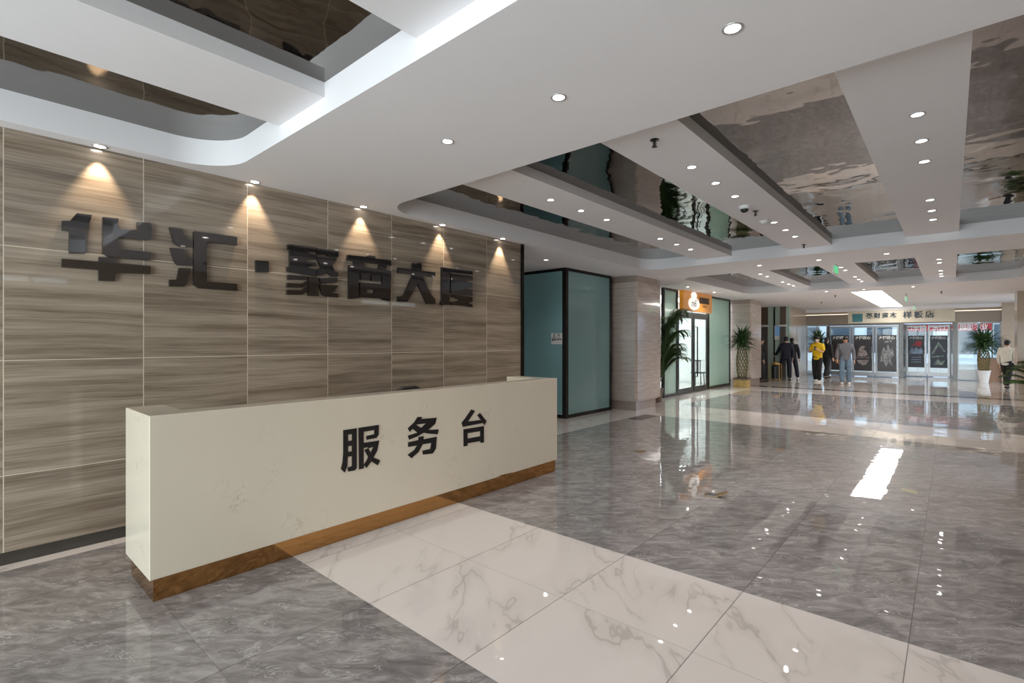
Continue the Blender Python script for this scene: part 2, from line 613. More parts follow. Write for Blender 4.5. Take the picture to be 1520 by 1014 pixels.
# ------------------------------------------------------------------ lights
def downlight_proto(kind, r=0.046):
    ring = MB()
    ring.lathe([(r * 0.74, 0.0), (r * 0.80, -0.004), (r, -0.005), (r * 1.04, -0.002), (r * 1.04, 0.0)], 24, cap=False)
    o = ring.build('downlight', M['ring'], smooth=True)
    d = MB()
    d.lathe([(r * 0.76, -0.003), (0.001, -0.003)], 24, cap=False)
    d.build('diffuser', M['lamp'], o)
    ld = bpy.data.lights.new('%s_lamp' % kind, 'SPOT')
    if kind == 'wall':
        ld.energy, ld.color, ld.spot_size, ld.spot_blend, ld.shadow_soft_size = WALL_W, WALL_C, math.radians(64), 0.65, 0.012
    else:
        ld.energy, ld.color, ld.spot_size, ld.spot_blend, ld.shadow_soft_size = LAMP_W * (2.1 if kind == 'far' else 1.0), LAMP_C, math.radians(125), 0.7, 0.03
    l = bpy.data.objects.new('lamp_light', ld)
    COL.objects.link(l)
    l.parent = o
    l.location = (0, 0, -0.012)
    return o


_first = {}
def downlight(x, y, z, label, group, kind='room'):
    if kind not in _first:
        o = _first[kind] = downlight_proto(kind)
    else:
        src = _first[kind]
        o = src.copy()
        COL.objects.link(o)
        for ch in src.children:
            c = ch.copy()
            COL.objects.link(c)
            c.parent = o
    o.location = (x, y, z)
    tag(o, label, 'ceiling light', group)


ORD = ['first', 'second', 'third', 'fourth', 'fifth', 'sixth']
for i, y in enumerate((0.777, 1.89, 3.02, 4.145, 5.267)):
    downlight(0.062, y, CZ, 'warm wall-washing downlight tight against the tile wall, %s from the left' % ORD[i], 'warm downlights along the tile wall', 'wall')
for i, x in enumerate((2.094, 3.096, 4.098)):
    downlight(x, 2.44, CZ, 'round downlight in the broad near soffit, %s from the tile wall' % ORD[i], 'downlights in the broad near soffit')
for xi, x in enumerate((1.505, 3.10, 4.69)):
    side = ['left', 'middle', 'right'][xi]
    for i, y in enumerate((4.48, 5.09, 5.69, 7.28, 7.89, 8.47)):
        downlight(x, y, BZ, '%s downlight along the %s beam of the nearer recess' % (ORD[i].capitalize(), side), 'downlights on the nearer ceiling beams')
    for i, y in enumerate((12.05, 12.65, 13.22, 14.71, 15.38, 15.93)):
        downlight(x, y, BZ, '%s downlight along the %s beam of the farther recess' % (ORD[i].capitalize(), side), 'downlights on the farther ceiling beams', 'far')
for i, x in enumerate((2.088, 3.077, 4.055)):
    downlight(x, 10.4, CZ, 'small downlight in the soffit between the two long recesses, %s from the left' % ORD[i], 'downlights between the recesses')
for i, x in enumerate((2.116, 3.022, 4.098)):
    downlight(x, 17.1, CZ, 'small downlight just before the long lit panel, %s from the left' % ORD[i], 'downlights beyond the farther recess', 'far')
downlight(-0.60, 7.15, CZ, 'lone downlight over the passage at the end of the tile wall', 'side downlights')
downlight(-0.45, 13.2, CZ, 'downlight in the soffit before the orange shop sign, nearer one', 'side downlights', 'far')
downlight(-0.45, 15.2, CZ, 'downlight in the soffit just past the orange shop sign, farther one', 'side downlights', 'far')

t = thing('light_panel', 'long white luminous panel set flush in the far ceiling', 'ceiling light', (3.01, 21.9, CZ))
m = MB(); m.box(-.36, .36, -4.25, 4.25, -.012, 0); m.build('diffuser', M['panel'], t)
m = MB()
for b in ((-.38, -.36, -4.27, 4.27), (.36, .38, -4.27, 4.27), (-.36, .36, -4.27, -4.25), (-.36, .36, 4.25, 4.27)):
    m.box(*b, -.015, 0)
m.build('frame', M['plastic'], t)

# ceiling fittings
def sprinkler(x, y, z, label):
    t = thing('sprinkler', label, 'sprinkler', (x, y, z), 'ceiling sprinklers')
    m = MB(); m.lathe([(0.035, 0), (0.035, -.006), (0.012, -.010)], 16); m.build('escutcheon', M['dark_steel'], t)
    m = MB(); m.lathe([(0.009, -.008), (0.009, -.05)], 8); m.lathe([(0.022, -.055), (0.022, -.058)], 12); m.tube([(.012, 0, -.02), (.016, 0, -.04), (.0, 0, -.056)], .003, 5); m.tube([(-.012, 0, -.02), (-.016, 0, -.04), (.0, 0, -.056)], .003, 5)
    m.build('head', M['dark_steel'], t)
sprinkler(3.12, 3.68, BZ, 'brass pendant sprinkler at the near end of the middle beam')
sprinkler(3.084, 6.5, BZ, 'sprinkler hanging beside the dome camera on the middle beam')
sprinkler(3.06, 9.27, BZ, 'sprinkler at the far end of the nearer middle beam')
sprinkler(2.1, 18.7, CZ, 'sprinkler in the flat ceiling left of the long lit panel')
sprinkler(4.65, 19.3, CZ, 'sprinkler in the flat ceiling right of the long lit panel')
sprinkler(1.25, 21.5, CZ, 'sprinkler in the flat ceiling above the walking people')
t = thing('dome_camera', 'white dome security camera on the middle ceiling beam', 'camera', (3.052, 6.18, BZ))
m = MB(); m.lathe([(0.062, 0), (0.062, -.03), (0.05, -.038)], 24); m.build('housing', M['plastic'], t, smooth=False)
m = MB(); m.lathe([(0.045, -.036), (0.040, -.058), (0.022, -.073), (0.002, -.078)], 20); m.build('dome', M['black'], t, smooth=True)
t = thing('smoke_detector', 'small white smoke detector beside the fourth light on the middle beam', 'detector', (3.02, 7.11, BZ))
m = MB(); m.lathe([(0.055, 0), (0.055, -.02), (0.035, -.04)], 20); m.build('housing', M['plastic'], t)
m = MB(); m.lathe([(0.036, -.030), (0.036, -.034)], 20); m.build('vent_ring', M['black'], t)

M['exit'] = emitter('green_exit_light', (0.08, 0.75, 0.30, 1), 1.1)
def exit_sign(x, y, label, rz=0.0, z=CZ):
    t = thing('exit_sign', label, 'sign', (x, y, z), 'green hanging exit signs', rz)
    for q in (-.12, .12):
        m = MB(); m.tube([(0, q, .004), (0, q, -.10)], .006); m.build('rod', M['steel'], t)
    m = MB(); m.box(-.014, .014, -.19, .19, -.25, -.10); m.build('casing', M['plastic'], t, bevel=.004)
    for s in (-1, 1):
        m = MB(); m.box(min(s * .0141, s * .018), max(s * .0141, s * .018), -.18, .18, -.24, -.11); f = m.build('lit_face', M['exit'], t)
        # running figure and arrow on the face
        m = MB()
        def P(u, w): return (s * .0182, u, w)
        m.poly([P(-.02, -.225), P(.0, -.225), P(.02, -.18), P(.0, -.165)], (s * .001, 0, 0))
        m.poly([P(.045, -.225), P(.06, -.215), P(.03, -.17), P(.01, -.175)], (s * .001, 0, 0))
        m.poly([P(-.01, -.17), P(.03, -.17), P(.035, -.14), P(.0, -.14)], (s * .001, 0, 0))
        m.poly([P(-.13, -.175), P(-.09, -.15), P(-.09, -.165), P(-.05, -.165), P(-.05, -.185), P(-.09, -.185), P(-.09, -.20)], (s * .001, 0, 0))
        m.ball((s * .019, .02, -.128), .009, .2, 1, 1, 8)
        m.build('pictogram', M['plastic'], f)
exit_sign(3.16, 11.55, 'green exit sign hanging edge-on just past the nearer recess', z=BZ)
exit_sign(3.83, 19.4, 'green exit sign hanging edge-on right of the long lit panel')
exit_sign(3.80, 24.6, 'green exit sign hanging farthest, over the far doors')

# ------------------------------------------------------------------ reception desk
t = thing('reception_desk', 'long cream quartz reception desk with bronze plinth on the marble floor', 'desk', (1.0, 2.8, 0))
O = (-1.0, -2.8, 0)
y0, y1, xf, xb, H = 0.79, 4.785, 1.373, 0.80, 1.10
m = MB()
m.poly([(xf, y0, .14), (xf, y1, .14), (xb - .05, y1, .14), (xb - .05, y1 - .20, .14), (xf - .17, y1 - .20, .14), (xf - .17, y0 + .21, .14), (xb, y0 + .21, .14), (xb, y0, .14)], (0, 0, H - .14))
m.build('body', M['quartz'], t, bevel=.004, loc=O)
m = MB()
m.poly([(xf - .03, y0 + .025, 0), (xf - .03, y1 + .0, 0), (xb - .02, y1 + .0, 0), (xb - .02, y1 - .18, 0), (xf - .15, y1 - .18, 0), (xf - .15, y0 + .19, 0), (xb + .03, y0 + .19, 0), (xb + .03, y0 + .025, 0)], (0, 0, .139))
m.build('plinth', M['gold'], t, loc=O)
m = MB(); m.box(xb - .1, xf - .171, y0 + .212, y1 - .202, .70, .74); m.build('worktop', M['quartz'], t, loc=O)
m = MB()   # loose edge of the bronze strip, lifted near the right end
m.poly([(xf - .028, 3.42, .136), (xf - .028, 3.70, .128), (xf + .015, 3.95, .150), (xf + .018, 3.955, .154), (xf - .01, 3.72, .150), (xf - .026, 3.42, .150)], (.002, 0, 0))
m.build('lifted_strip', M['gold'], t, loc=O)

GLYPHS = {
 'hua': [[(0.650,2.478),(0.735,2.480),(0.729,2.446),(0.699,2.364),(0.696,2.190),(0.607,2.178),(0.608,2.342),(0.568,2.339),(0.568,2.407),(0.612,2.415)], [(0.799,2.478),(0.894,2.483),(0.894,2.417),(0.913,2.403),(1.015,2.414),(1.014,2.478),(1.102,2.487),(1.110,2.447),(1.102,2.355),(1.067,2.344),(0.891,2.339),(0.899,2.251),(1.099,2.251),(1.096,2.184),(0.838,2.179),(0.799,2.204)], [(0.567,2.132),(0.776,2.136),(0.776,2.172),(0.878,2.174),(0.878,2.138),(1.099,2.141),(1.099,2.076),(0.875,2.064),(0.872,1.998),(0.776,1.994),(0.775,2.077),(0.567,2.073)]],
 'hui': [[(1.230,2.474),(1.321,2.475),(1.343,2.392),(1.399,2.393),(1.399,2.336),(1.312,2.327),(1.266,2.348)], [(1.235,2.307),(1.337,2.311),(1.353,2.237),(1.399,2.235),(1.399,2.177),(1.290,2.170),(1.266,2.197)], [(1.300,2.147),(1.382,2.151),(1.359,2.027),(1.337,1.994),(1.230,1.988),(1.230,2.042),(1.284,2.047)], [(1.407,2.471),(1.749,2.475),(1.749,2.400),(1.504,2.394),(1.504,2.051),(1.751,2.053),(1.751,1.990),(1.443,1.990),(1.407,2.020)]],
 'dot': [[(1.911,2.285),(2.026,2.289),(2.026,2.187),(1.915,2.176)]],
 'ju': [[(2.210,2.478),(2.493,2.486),(2.493,2.438),(2.397,2.436),(2.397,2.410),(2.493,2.412),(2.493,2.367),(2.397,2.361),(2.397,2.332),(2.493,2.334),(2.493,2.297),(2.397,2.291),(2.397,2.264),(2.493,2.265),(2.493,2.190),(2.203,2.211),(2.203,2.257),(2.228,2.258),(2.228,2.430),(2.210,2.428)], [(2.504,2.481),(2.746,2.479),(2.738,2.417),(2.631,2.412),(2.607,2.425),(2.504,2.419)], [(2.500,2.398),(2.631,2.399),(2.729,2.408),(2.672,2.329),(2.696,2.263),(2.742,2.256),(2.738,2.214),(2.672,2.211),(2.607,2.253),(2.567,2.208),(2.500,2.209),(2.500,2.263),(2.551,2.292)], [(2.210,2.180),(2.390,2.188),(2.390,2.147),(2.210,2.134)], [(2.203,2.101),(2.345,2.106),(2.408,2.145),(2.408,2.102),(2.345,2.067),(2.203,2.059)], [(2.203,2.034),(2.345,2.041),(2.408,2.086),(2.408,2.043),(2.345,1.998),(2.203,1.988)], [(2.416,2.182),(2.520,2.183),(2.520,1.995),(2.416,1.992)], [(2.532,2.180),(2.734,2.202),(2.729,2.151),(2.551,2.124)], [(2.529,2.113),(2.738,2.121),(2.696,2.061),(2.668,2.055),(2.672,2.036),(2.742,2.037),(2.738,1.995),(2.599,1.997),(2.567,2.017)]],
 'shang': [[(2.852,2.458),(3.086,2.467),(3.094,2.483),(3.183,2.487),(3.187,2.461),(3.399,2.465),(3.399,2.404),(2.852,2.398)], [(2.919,2.399),(3.040,2.399),(3.054,2.356),(2.932,2.356)], [(3.244,2.401),(3.341,2.401),(3.327,2.354),(3.231,2.353)], [(2.864,2.346),(3.399,2.346),(3.387,1.995),(3.279,2.005),(3.283,2.285),(2.979,2.287),(2.975,2.002),(2.864,1.988)], [(3.008,2.278),(3.111,2.277),(3.111,2.209),(3.008,2.207)], [(3.141,2.277),(3.248,2.278),(3.248,2.211),(3.141,2.208)], [(2.999,2.174),(3.279,2.180),(3.279,2.018),(2.999,2.015),(2.999,2.065),(3.175,2.069),(3.179,2.110),(3.082,2.109),(3.078,2.073),(2.999,2.073)]],
 'da': [[(3.708,2.474),(3.836,2.483),(3.836,2.393),(4.052,2.395),(4.050,2.337),(3.848,2.334),(3.973,2.122),(4.052,2.058),(4.050,1.998),(3.924,1.995),(3.782,2.232),(3.680,2.079),(3.626,2.006),(3.495,1.998),(3.498,2.056),(3.577,2.072),(3.712,2.335),(3.498,2.332),(3.498,2.395),(3.708,2.396)]],
 'xia': [[(4.161,2.473),(4.698,2.479),(4.698,2.433),(4.294,2.428),(4.288,2.121),(4.283,2.005),(4.145,1.994),(4.145,2.037),(4.161,2.038)], [(4.312,2.406),(4.698,2.412),(4.698,2.353),(4.594,2.350),(4.594,2.319),(4.698,2.323),(4.698,2.262),(4.594,2.259),(4.594,2.237),(4.698,2.237),(4.698,2.149),(4.312,2.154)], [(4.352,2.140),(4.698,2.132),(4.698,2.074),(4.617,2.044),(4.698,2.028),(4.698,1.995),(4.516,2.006),(4.320,2.003),(4.312,2.043),(4.483,2.073),(4.439,2.091),(4.325,2.108)]],
 'fu': [[(2.019,0.855),(2.133,0.855),(2.133,0.546),(2.118,0.529),(2.061,0.531),(2.056,0.563),(2.092,0.566),(2.092,0.644),(2.056,0.646),(2.052,0.574),(2.030,0.529),(1.999,0.563),(2.014,0.615),(2.019,0.682)], [(2.150,0.855),(2.334,0.856),(2.332,0.778),(2.311,0.754),(2.221,0.752),(2.219,0.782),(2.292,0.786),(2.292,0.821),(2.194,0.819),(2.194,0.731),(2.337,0.729),(2.318,0.650),(2.284,0.600),(2.346,0.566),(2.323,0.530),(2.264,0.574),(2.221,0.529),(2.196,0.557),(2.194,0.530),(2.154,0.529)]],
 'fu_holes': [[(2.058,0.816),(2.092,0.815),(2.092,0.766),(2.058,0.765)], [(2.058,0.726),(2.092,0.726),(2.092,0.682),(2.058,0.682)], [(2.194,0.692),(2.236,0.691),(2.233,0.681),(2.203,0.673),(2.236,0.612),(2.216,0.578),(2.194,0.558)], [(2.236,0.682),(2.284,0.687),(2.260,0.641)]],
 'wu': [[(2.726,0.874),(2.775,0.871),(2.765,0.853),(2.941,0.845),(2.925,0.794),(2.843,0.748),(2.964,0.736),(2.951,0.694),(2.849,0.714),(2.793,0.730),(2.726,0.708),(2.637,0.692),(2.624,0.727),(2.726,0.739),(2.673,0.781),(2.643,0.758),(2.624,0.791),(2.690,0.833)], [(2.738,0.699),(2.793,0.700),(2.790,0.672),(2.941,0.672),(2.932,0.569),(2.893,0.530),(2.787,0.539),(2.781,0.574),(2.868,0.574),(2.881,0.627),(2.781,0.630),(2.738,0.571),(2.661,0.529),(2.622,0.564),(2.690,0.593),(2.724,0.629),(2.626,0.632),(2.626,0.670),(2.736,0.673)]],
 'wu_holes': [[(2.708,0.811),(2.824,0.810),(2.765,0.775)]],
 'tai': [[(3.375,0.875),(3.424,0.855),(3.328,0.763),(3.507,0.758),(3.458,0.810),(3.492,0.828),(3.585,0.738),(3.559,0.702),(3.532,0.725),(3.265,0.721),(3.248,0.760),(3.294,0.797)], [(3.273,0.696),(3.548,0.692),(3.548,0.530),(3.504,0.532),(3.501,0.551),(3.323,0.556),(3.323,0.532),(3.275,0.533)]],
 'tai_holes': [[(3.323,0.653),(3.498,0.649),(3.498,0.598),(3.323,0.600)]],
}


def merge_glyph(key, face_x, depth, mat):
    """one written character as one raised piece; strokes are outlines in the wall's own y and z"""
    m = MB()
    for poly in GLYPHS[key]:
        m.poly([(face_x, a, b) for a, b in poly], (-depth, 0, 0))
    return m


def carve_glyph(key, face_x, depth):
    """a character with closed counters: filled as one outline with its holes"""
    m = MB()
    cu = bpy.data.curves.new(key, 'CURVE')
    cu.dimensions, cu.fill_mode, cu.extrude = '2D', 'BOTH', depth / 2
    for loop in GLYPHS[key] + GLYPHS[key + '_holes']:
        sp = cu.splines.new('POLY')
        sp.points.add(len(loop) - 1)
        for q, (a, b) in zip(sp.points, loop):
            q.co = (a, b, 0, 1)
        sp.use_cyclic_u = True
    tmp = bpy.data.objects.new('tmp', cu)
    COL.objects.link(tmp)
    me = bpy.data.meshes.new_from_object(tmp.evaluated_get(bpy.context.evaluated_depsgraph_get()))
    bpy.data.objects.remove(tmp, do_unlink=True)
    me.transform(Matrix(((0, 0, 1, face_x - depth / 2), (1, 0, 0, 0), (0, 1, 0, 0), (0, 0, 0, 1))))
    m.bm.from_mesh(me)
    return m


WG = 'raised black characters on the tile wall'
for key, lab in (('hua', 'glossy black raised character 华, first on the tile wall'),
                 ('hui', 'glossy black raised character 汇, second on the tile wall'),
                 ('dot', 'small square black dot between the raised characters on the tile wall'),
                 ('ju', 'glossy black raised character 聚, right of the square dot on the tile wall'),
                 ('shang', 'glossy black raised character 商, third from the right on the tile wall'),
                 ('da', 'glossy black raised character 大, second from the right on the tile wall'),
                 ('xia', 'glossy black raised character 厦, last at the right of the tile wall')):
    o = merge_glyph(key, 0.035, 0.034, M['letter']).build('separator_dot' if key == 'dot' else 'wall_character', M['letter'])
    o.data.materials.append(M['letter_side'])
    for p in o.data.polygons:
        if abs(p.normal.x) < 0.7:
            p.material_index = 1
    tag(o, lab, 'sign letter', WG)
for key, lab in (('fu', 'black character 服, first of three on the desk front'),
                 ('wu', 'black character 务, middle of three on the desk front'),
                 ('tai', 'black character 台, last of three on the desk front')):
    tag(carve_glyph(key, 1.3795, 0.006).build('desk_character', M['ink']), lab, 'sign letter', 'black characters on the desk front')

# ------------------------------------------------------------------ office chair behind the desk
t = thing('office_chair', 'black office chair whose back just shows over the desk', 'chair', (0.52, 3.45, 0), None, -PI / 2 + .0)
m = MB(); m.box(-.24, .24, -.22, .24, .44, .51); m.build('seat', M['black'], t, bevel=.03)
m = MB(); m.poly([(-.20, -.24, .58), (.20, -.24, .58), (.21, -.25, .90), (.16, -.25, 1.00), (.08, -.25, 1.035), (-.08, -.25, 1.035), (-.16, -.25, 1.00), (-.21, -.25, .90)], (0, .06, 0)); m.build('backrest', M['black'], t, bevel=.015)
m = MB(); m.tube([(0, 0, .08), (0, 0, .44)], .03, 12); m.build('gas_column', M['steel'], t)
m = MB(); m.tube([(0, -.12, .46), (0, -.27, .50), (0, -.25, .64)], .02, 8); m.build('back_bracket', M['black'], t)
for k in range(5):
    a = 2 * PI * k / 5
    m = MB(); m.tube([(0, 0, .10), (.26 * math.cos(a), .26 * math.sin(a), .075)], [.025, .016], 8); leg = m.build('leg', M['black'], t)
    m = MB(); m.ball((.26 * math.cos(a), .26 * math.sin(a), .03), .03, seg=10); m.build('caster', M['black'], leg)

# ------------------------------------------------------------------ brass floor outlets
def floor_outlet(x, y, label, opened=False, rz=0.0, mt='outlet'):
    t = thing('floor_outlet', label, 'floor socket', (x, y, 0), 'brass floor sockets', rz)
    m = MB(); m.box(-.065, .065, -.065, .065, 0, .004); m.build('plate', M[mt], t, bevel=.0015)
    if opened:
        m = MB(); m.box(-.05, .05, -.05, .05, .0041, .008); m.build('socket_insert', M['steel'], t)
        m = MB(); m.xbox(Matrix.Translation((0.095, .0, .025)) @ Matrix.Rotation(-.35, 4, 'Y'), .11, .11, .006); m.build('lid', M[mt], t)
    else:
        m = MB(); m.box(-.048, .048, -.048, .048, .0041, .007); m.build('lid', M[mt], t, bevel=.0015)
floor_outlet(1.60, 6.43, 'closed brass floor socket nearest the desk end, far left on grey marble')
floor_outlet(3.05, 7.82, 'closed brass floor socket farthest back in the grey marble')
floor_outlet(3.07, 5.06, 'brass floor socket with its lid tipped open on the grey marble', True, .3)
floor_outlet(4.545, 6.54, 'pale brass floor socket at the right, beside a floor joint', mt='pale_plate')
wbox('trim_2', (0.06, 0.34, 8.95, 9.72, 0.0, 0.002), 'skirting', 'thin dark plate on the floor before the stone column', 'trim')  # flat dark rectangle laid over the marble

# ------------------------------------------------------------------ teal glass enclosure
t = thing('glass_enclosure', 'teal frosted glass corner enclosure in black frames beside the stone column', 'partition', (-.861, 8.134, 0))
gx, gy = 0.0, 0.0
m = MB(); m.box(-.09, 0, 0, .09, 0, CZ); m.build('corner_post', M['black_metal'], t, bevel=.004)
m = MB(); m.box(-.05, 0, 1.70, 1.777, 0, CZ); m.build('end_post', M['black_metal'], t, bevel=.004)
for nm, za, zb in (('top_rail', CZ - .06, CZ), ('bottom_rail', 0, .07)):
    m = MB(); m.box(-.05, 0, .09, 1.70, za, zb); m.build(nm, M['black_metal'], t)
    m = MB(); m.box(-2.6, -.09, 0, .05, za, zb); m.build(nm, M['black_metal'], t)
m = MB(); m.box(-.035, -.015, .09, 1.70, .07, CZ - .06); m.build('pane', M['teal'], t)
m = MB(); m.box(-2.6, -.09, .004, .024, .07, CZ - .06); m.build('pane', M['teal'], t)
t = thing('paper_notice', 'white paper notice stuck on the teal glass', 'notice', (-1.085, 8.1335, 1.588))
m = MB(); m.box(-.135, .135, -.002, 0, -.11, .11); m.build('sheet', M['plastic'], t)
text('lettering', '通 行', .085, M['ink'], t, (0.0, -.003, .055), ROT_MY, .0005, bold=.002)
text('lettering', '临时停业', .062, M['ink'], t, (0.0, -.003, -.02), ROT_MY, .0005, bold=.002)
text('lettering', '一一 ——————', .03, M['ink'], t, (0.0, -.003, -.075), ROT_MY, .0005)

# ------------------------------------------------------------------ stone columns
def column(y0, y1, label):
    m = MB()
    c = .045
    m.poly([(-1.3, y0 + .3, .2), (-1.3, y0, .2), (-.354 - c, y0, .2), (-.354, y0 + c, .2), (-.354, y1, .2), (-.42, y1, .2), (-.42, y1 + .3, .2), (-1.3, y1 + .3, .2)], (0, 0, 2.66))
    o = struct(m.build('column', M['column']), label, 'column')
    m = MB(); m.box(-1.29, -.385, y0 + .03, y1 - .04, 0, .2); m.build('plinth', M['column_dark'], o)
    m = MB(); m.poly([(-1.3, y0 + .3, 2.86), (-1.3, y0 + .012, 2.86), (-.354 - c, y0 + .012, 2.86), (-.366, y0 + c, 2.86), (-.366, y1, 2.86), (-.43, y1 + .3, 2.86), (-1.3, y1 + .3, 2.86)], (0, 0, .15)); m.build('cap', M['column_dark'], o)
    return o
column(10.113, 11.16, 'taupe stone clad column right of the teal glass')
column(18.5, 19.7, 'taupe stone clad column behind the potted lattice plant')

# ------------------------------------------------------------------ shop front
t = thing('shopfront_glazing', 'frosted mint glass shop front in dark steel frames', 'shop front', (-1.0, 15.6, 0))
m = MB()
for a in (12.87, 13.74, 16.19, 18.24):
    m = MB(); m.box(-.05, .03, a - 15.6, a + .07 - 15.6, 0, CZ); m.build('post', M['dark_steel'], t)
for nm, za, zb in (('top_rail', CZ - .06, CZ), ('bottom_rail', 0, .08)):
    for ya, yb in ((12.94, 13.74), (16.26, 18.24)):
        m = MB(); m.box(-.05, .03, ya - 15.6, yb - 15.6, za, zb); m.build(nm, M['dark_steel'], t)
m = MB(); m.box(-.02, -.005, 12.94 - 15.6, 13.74 - 15.6, .08, CZ - .06); m.build('pane', M['mint'], t)
m = MB(); m.box(-.02, -.005, 16.26 - 15.6, 18.24 - 15.6, .08, CZ - .06); m.build('pane', M['mint'], t)
m = MB(); m.box(-.05, .02, 13.81 - 15.6, 16.19 - 15.6, 2.30, 2.40); m.build('door_header', M['dark_steel'], t)
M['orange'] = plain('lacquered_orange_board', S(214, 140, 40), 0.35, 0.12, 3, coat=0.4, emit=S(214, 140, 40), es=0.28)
m = MB()
m.box(-1.05, -.98, 13.86, 16.14, 0.0, .05)
d1 = struct(m.build('door_1', M['dark_steel']), 'glass double door of the shop under the orange sign', 'door')
for a, b, hy in ((13.86, 14.97, 14.86), (15.03, 16.14, 15.14)):
    f = MB()
    for q in ((a, a + .06, .055, 2.30), (b - .06, b, .055, 2.30), (a + .06, b - .06, .055, .16), (a + .06, b - .06, 2.22, 2.30)):
        f.box(-1.03, -.99, *q)
    lf = f.build('door_leaf', M['dark_steel'], d1)
    g = MB(); g.box(-1.016, -1.004, a + .06, b - .06, .16, 2.22); g.build('pane', M['clear'], lf)
    h = MB(); h.tube([(-.989, hy, .46), (-.93, hy, .46), (-.93, hy, 1.98), (-.989, hy, 1.98)], .018, 8); h.build('handle', M['black_metal'], lf)
t = thing('shop_sign', 'orange shop sign box with a white gourd emblem above the glass doors', 'sign', (-.97, 15.0, 2.71))
m = MB(); m.box(0, .12, -1.12, 1.15, -.29, .285); m.build('board', M['orange'], t, bevel=.005)
M['glow'] = emitter('lit_white_emblem', (1.0, 0.97, 0.90, 1), 0.85)
m = MB()
gourd = [(-.36 + .40 * math.cos(a), -.06 + .19 * math.sin(a)) for a in [PI * .62 + k * (1.76 * PI) / 24 for k in range(25)]]
top = [(-.36 + .20 * math.cos(a), .185 + .095 * math.sin(a)) for a in [-.30 * PI + k * (1.6 * PI) / 14 for k in range(15)]]
m.poly([(.121, a, b) for a, b in gourd + top], (.02, 0, 0))
em = m.build('gourd_emblem', M['glow'], t)
text('script_mark', 'm6\'', .30, M['ink'], em, (.143, -.36, -.06), ROT_PX, .001)
m = MB(); m.box(.121, .135, .10, .86, -.02, .16); pl = m.build('name_plate', M['ink'], t)
M['bronze_text'] = plain('bronze_text', S(120, 84, 40), .4)
text('lettering', '私房食府', .17, M['bronze_text'], pl, (.137, .48, .07), ROT_PX, .001, bold=.003)
text('lettering', 'CIYUFU', .10, M['ink'], t, (.122, .48, -.11), ROT_PX, .001)
# shop interior
wbox('wall_shop_back', (-5.2, -5.1, 12.0, 18.9, 0, 3.0), 'plastic', 'pale wall inside the shop', 'wall')
wbox('wall_shop_near', (-5.2, -1.06, 12.7, 12.8, 0, 3.0), 'plastic', 'pale near wall inside the shop', 'wall')
wbox('wall_shop_far', (-5.2, -1.36, 18.35, 18.45, 0, 3.0), 'plastic', 'pale far wall inside the shop', 'wall')
t = thing('shop_light_panel', 'cool white light panel on the ceiling inside the shop', 'ceiling light', (-3.0, 15.6, CZ - .03))
m = MB(); m.box(-.9, .9, -2.0, 2.0, 0, .025); M['cool'] = emitter('cool_panel', (.85, .95, 1, 1), 11.0); m.build('diffuser', M['cool'], t)
def stool(x, y, i):
    t = thing('bar_stool', 'dark slatted stool inside the shop, seen through the %s door leaf' % i, 'stool', (x, y, 0), 'stools inside the shop')
    m = MB(); m.box(-.19, .19, -.19, .19, .44, .48); m.build('seat', M['black'], t, bevel=.006)
    for a in (-.16, .16):
        for b in (-.16, .16):
            m = MB(); m.tube([(a, b, 0), (a * .9, b * .9, .44)], .016, 6); m.build('leg', M['black'], t)
    m = MB()
    for a in (-.14, -.07, 0, .07, .14):
        m.box(a - .012, a + .012, -.185, -.165, .48, .86)
    m.box(-.17, .17, -.19, -.16, .86, .90)
    m.build('backrest', M['black'], t)
stool(-1.9, 15.35, 'nearer')
stool(-1.7, 17.2, 'farther')
t = thing('shop_table', 'dark dining table inside the shop behind the glass doors', 'table', (-2.75, 16.1, 0))
m = MB(); m.box(-.4, .4, -.7, .7, .72, .76); m.build('table_top', M['dark_steel'], t)
for a in (-.34, .34):
    for b in (-.62, .62):
        m = MB(); m.tube([(a, b, 0), (a, b, .72)], .02, 6); m.build('leg', M['black'], t)

# ------------------------------------------------------------------ lift lobby, far left
M['lift_grey'] = plain('lift_door_steel', S(118, 114, 110), 0.3, 0.05, 4, metal=0.5)
M['brown'] = plain('brown_stone', S(104, 88, 76), 0.3, 0.12, 2)
M['greenglass'] = plain('pale_green_glass', S(184, 206, 194), 0.12, 0.05, 1.5, coat=0.8, coatr=0.03)
wbox('wall_lift', (-5.5, -.2, 23.30, 23.45, 0, 3.0), 'greenglass', 'pale green glass wall around the lift doors', 'wall')
def lift(n, x0, x1, label):
    m = MB(); m.box(x0, x1, 23.24, 23.299, 0, 2.16)
    o = struct(m.build('door_%d' % n, M['lift_grey']), label, 'lift door')
    m = MB(); m.box((x0 + x1) / 2 - .006, (x0 + x1) / 2 + .006, 23.235, 23.2395, 0, 2.16); m.build('door_gap', M['black'], o)
    m = MB(); m.box(x0 - .02, x1 + .02, 23.20, 23.299, 2.161, 2.24); m.build('lintel_strip', M['plastic'], o)
    m = MB(); m.box(x0, x1, 23.26, 23.299, 2.241, 3.0); m.build('upper_panel', M['brown'], o)
lift(2, -1.75, -1.02, 'grey lift door half hidden behind the farther stone column')
lift(3, -.555, -.325, 'narrow grey lift door behind the people by the lifts')
m = MB(); m.box(-.80, -.74, 23.27, 23.299, 0, 3.0); struct(m.build('trim_3', M['black_metal']), 'thin black upright between the lift doors', 'trim')
t = thing('info_screen', 'blue information screen on the green glass between the lifts', 'screen', (-.63, 23.297, 1.9))
m = MB(); m.box(-.13, .13, -.04, 0, -.30, .30); m.build('casing', M['plastic'], t)
m = MB(); m.box(-.11, .11, -.043, -.0401, -.12, .27); M['screen'] = emitter('blue_screen', (.10, .20, .34, 1), .6); m.build('display', M['screen'], t)
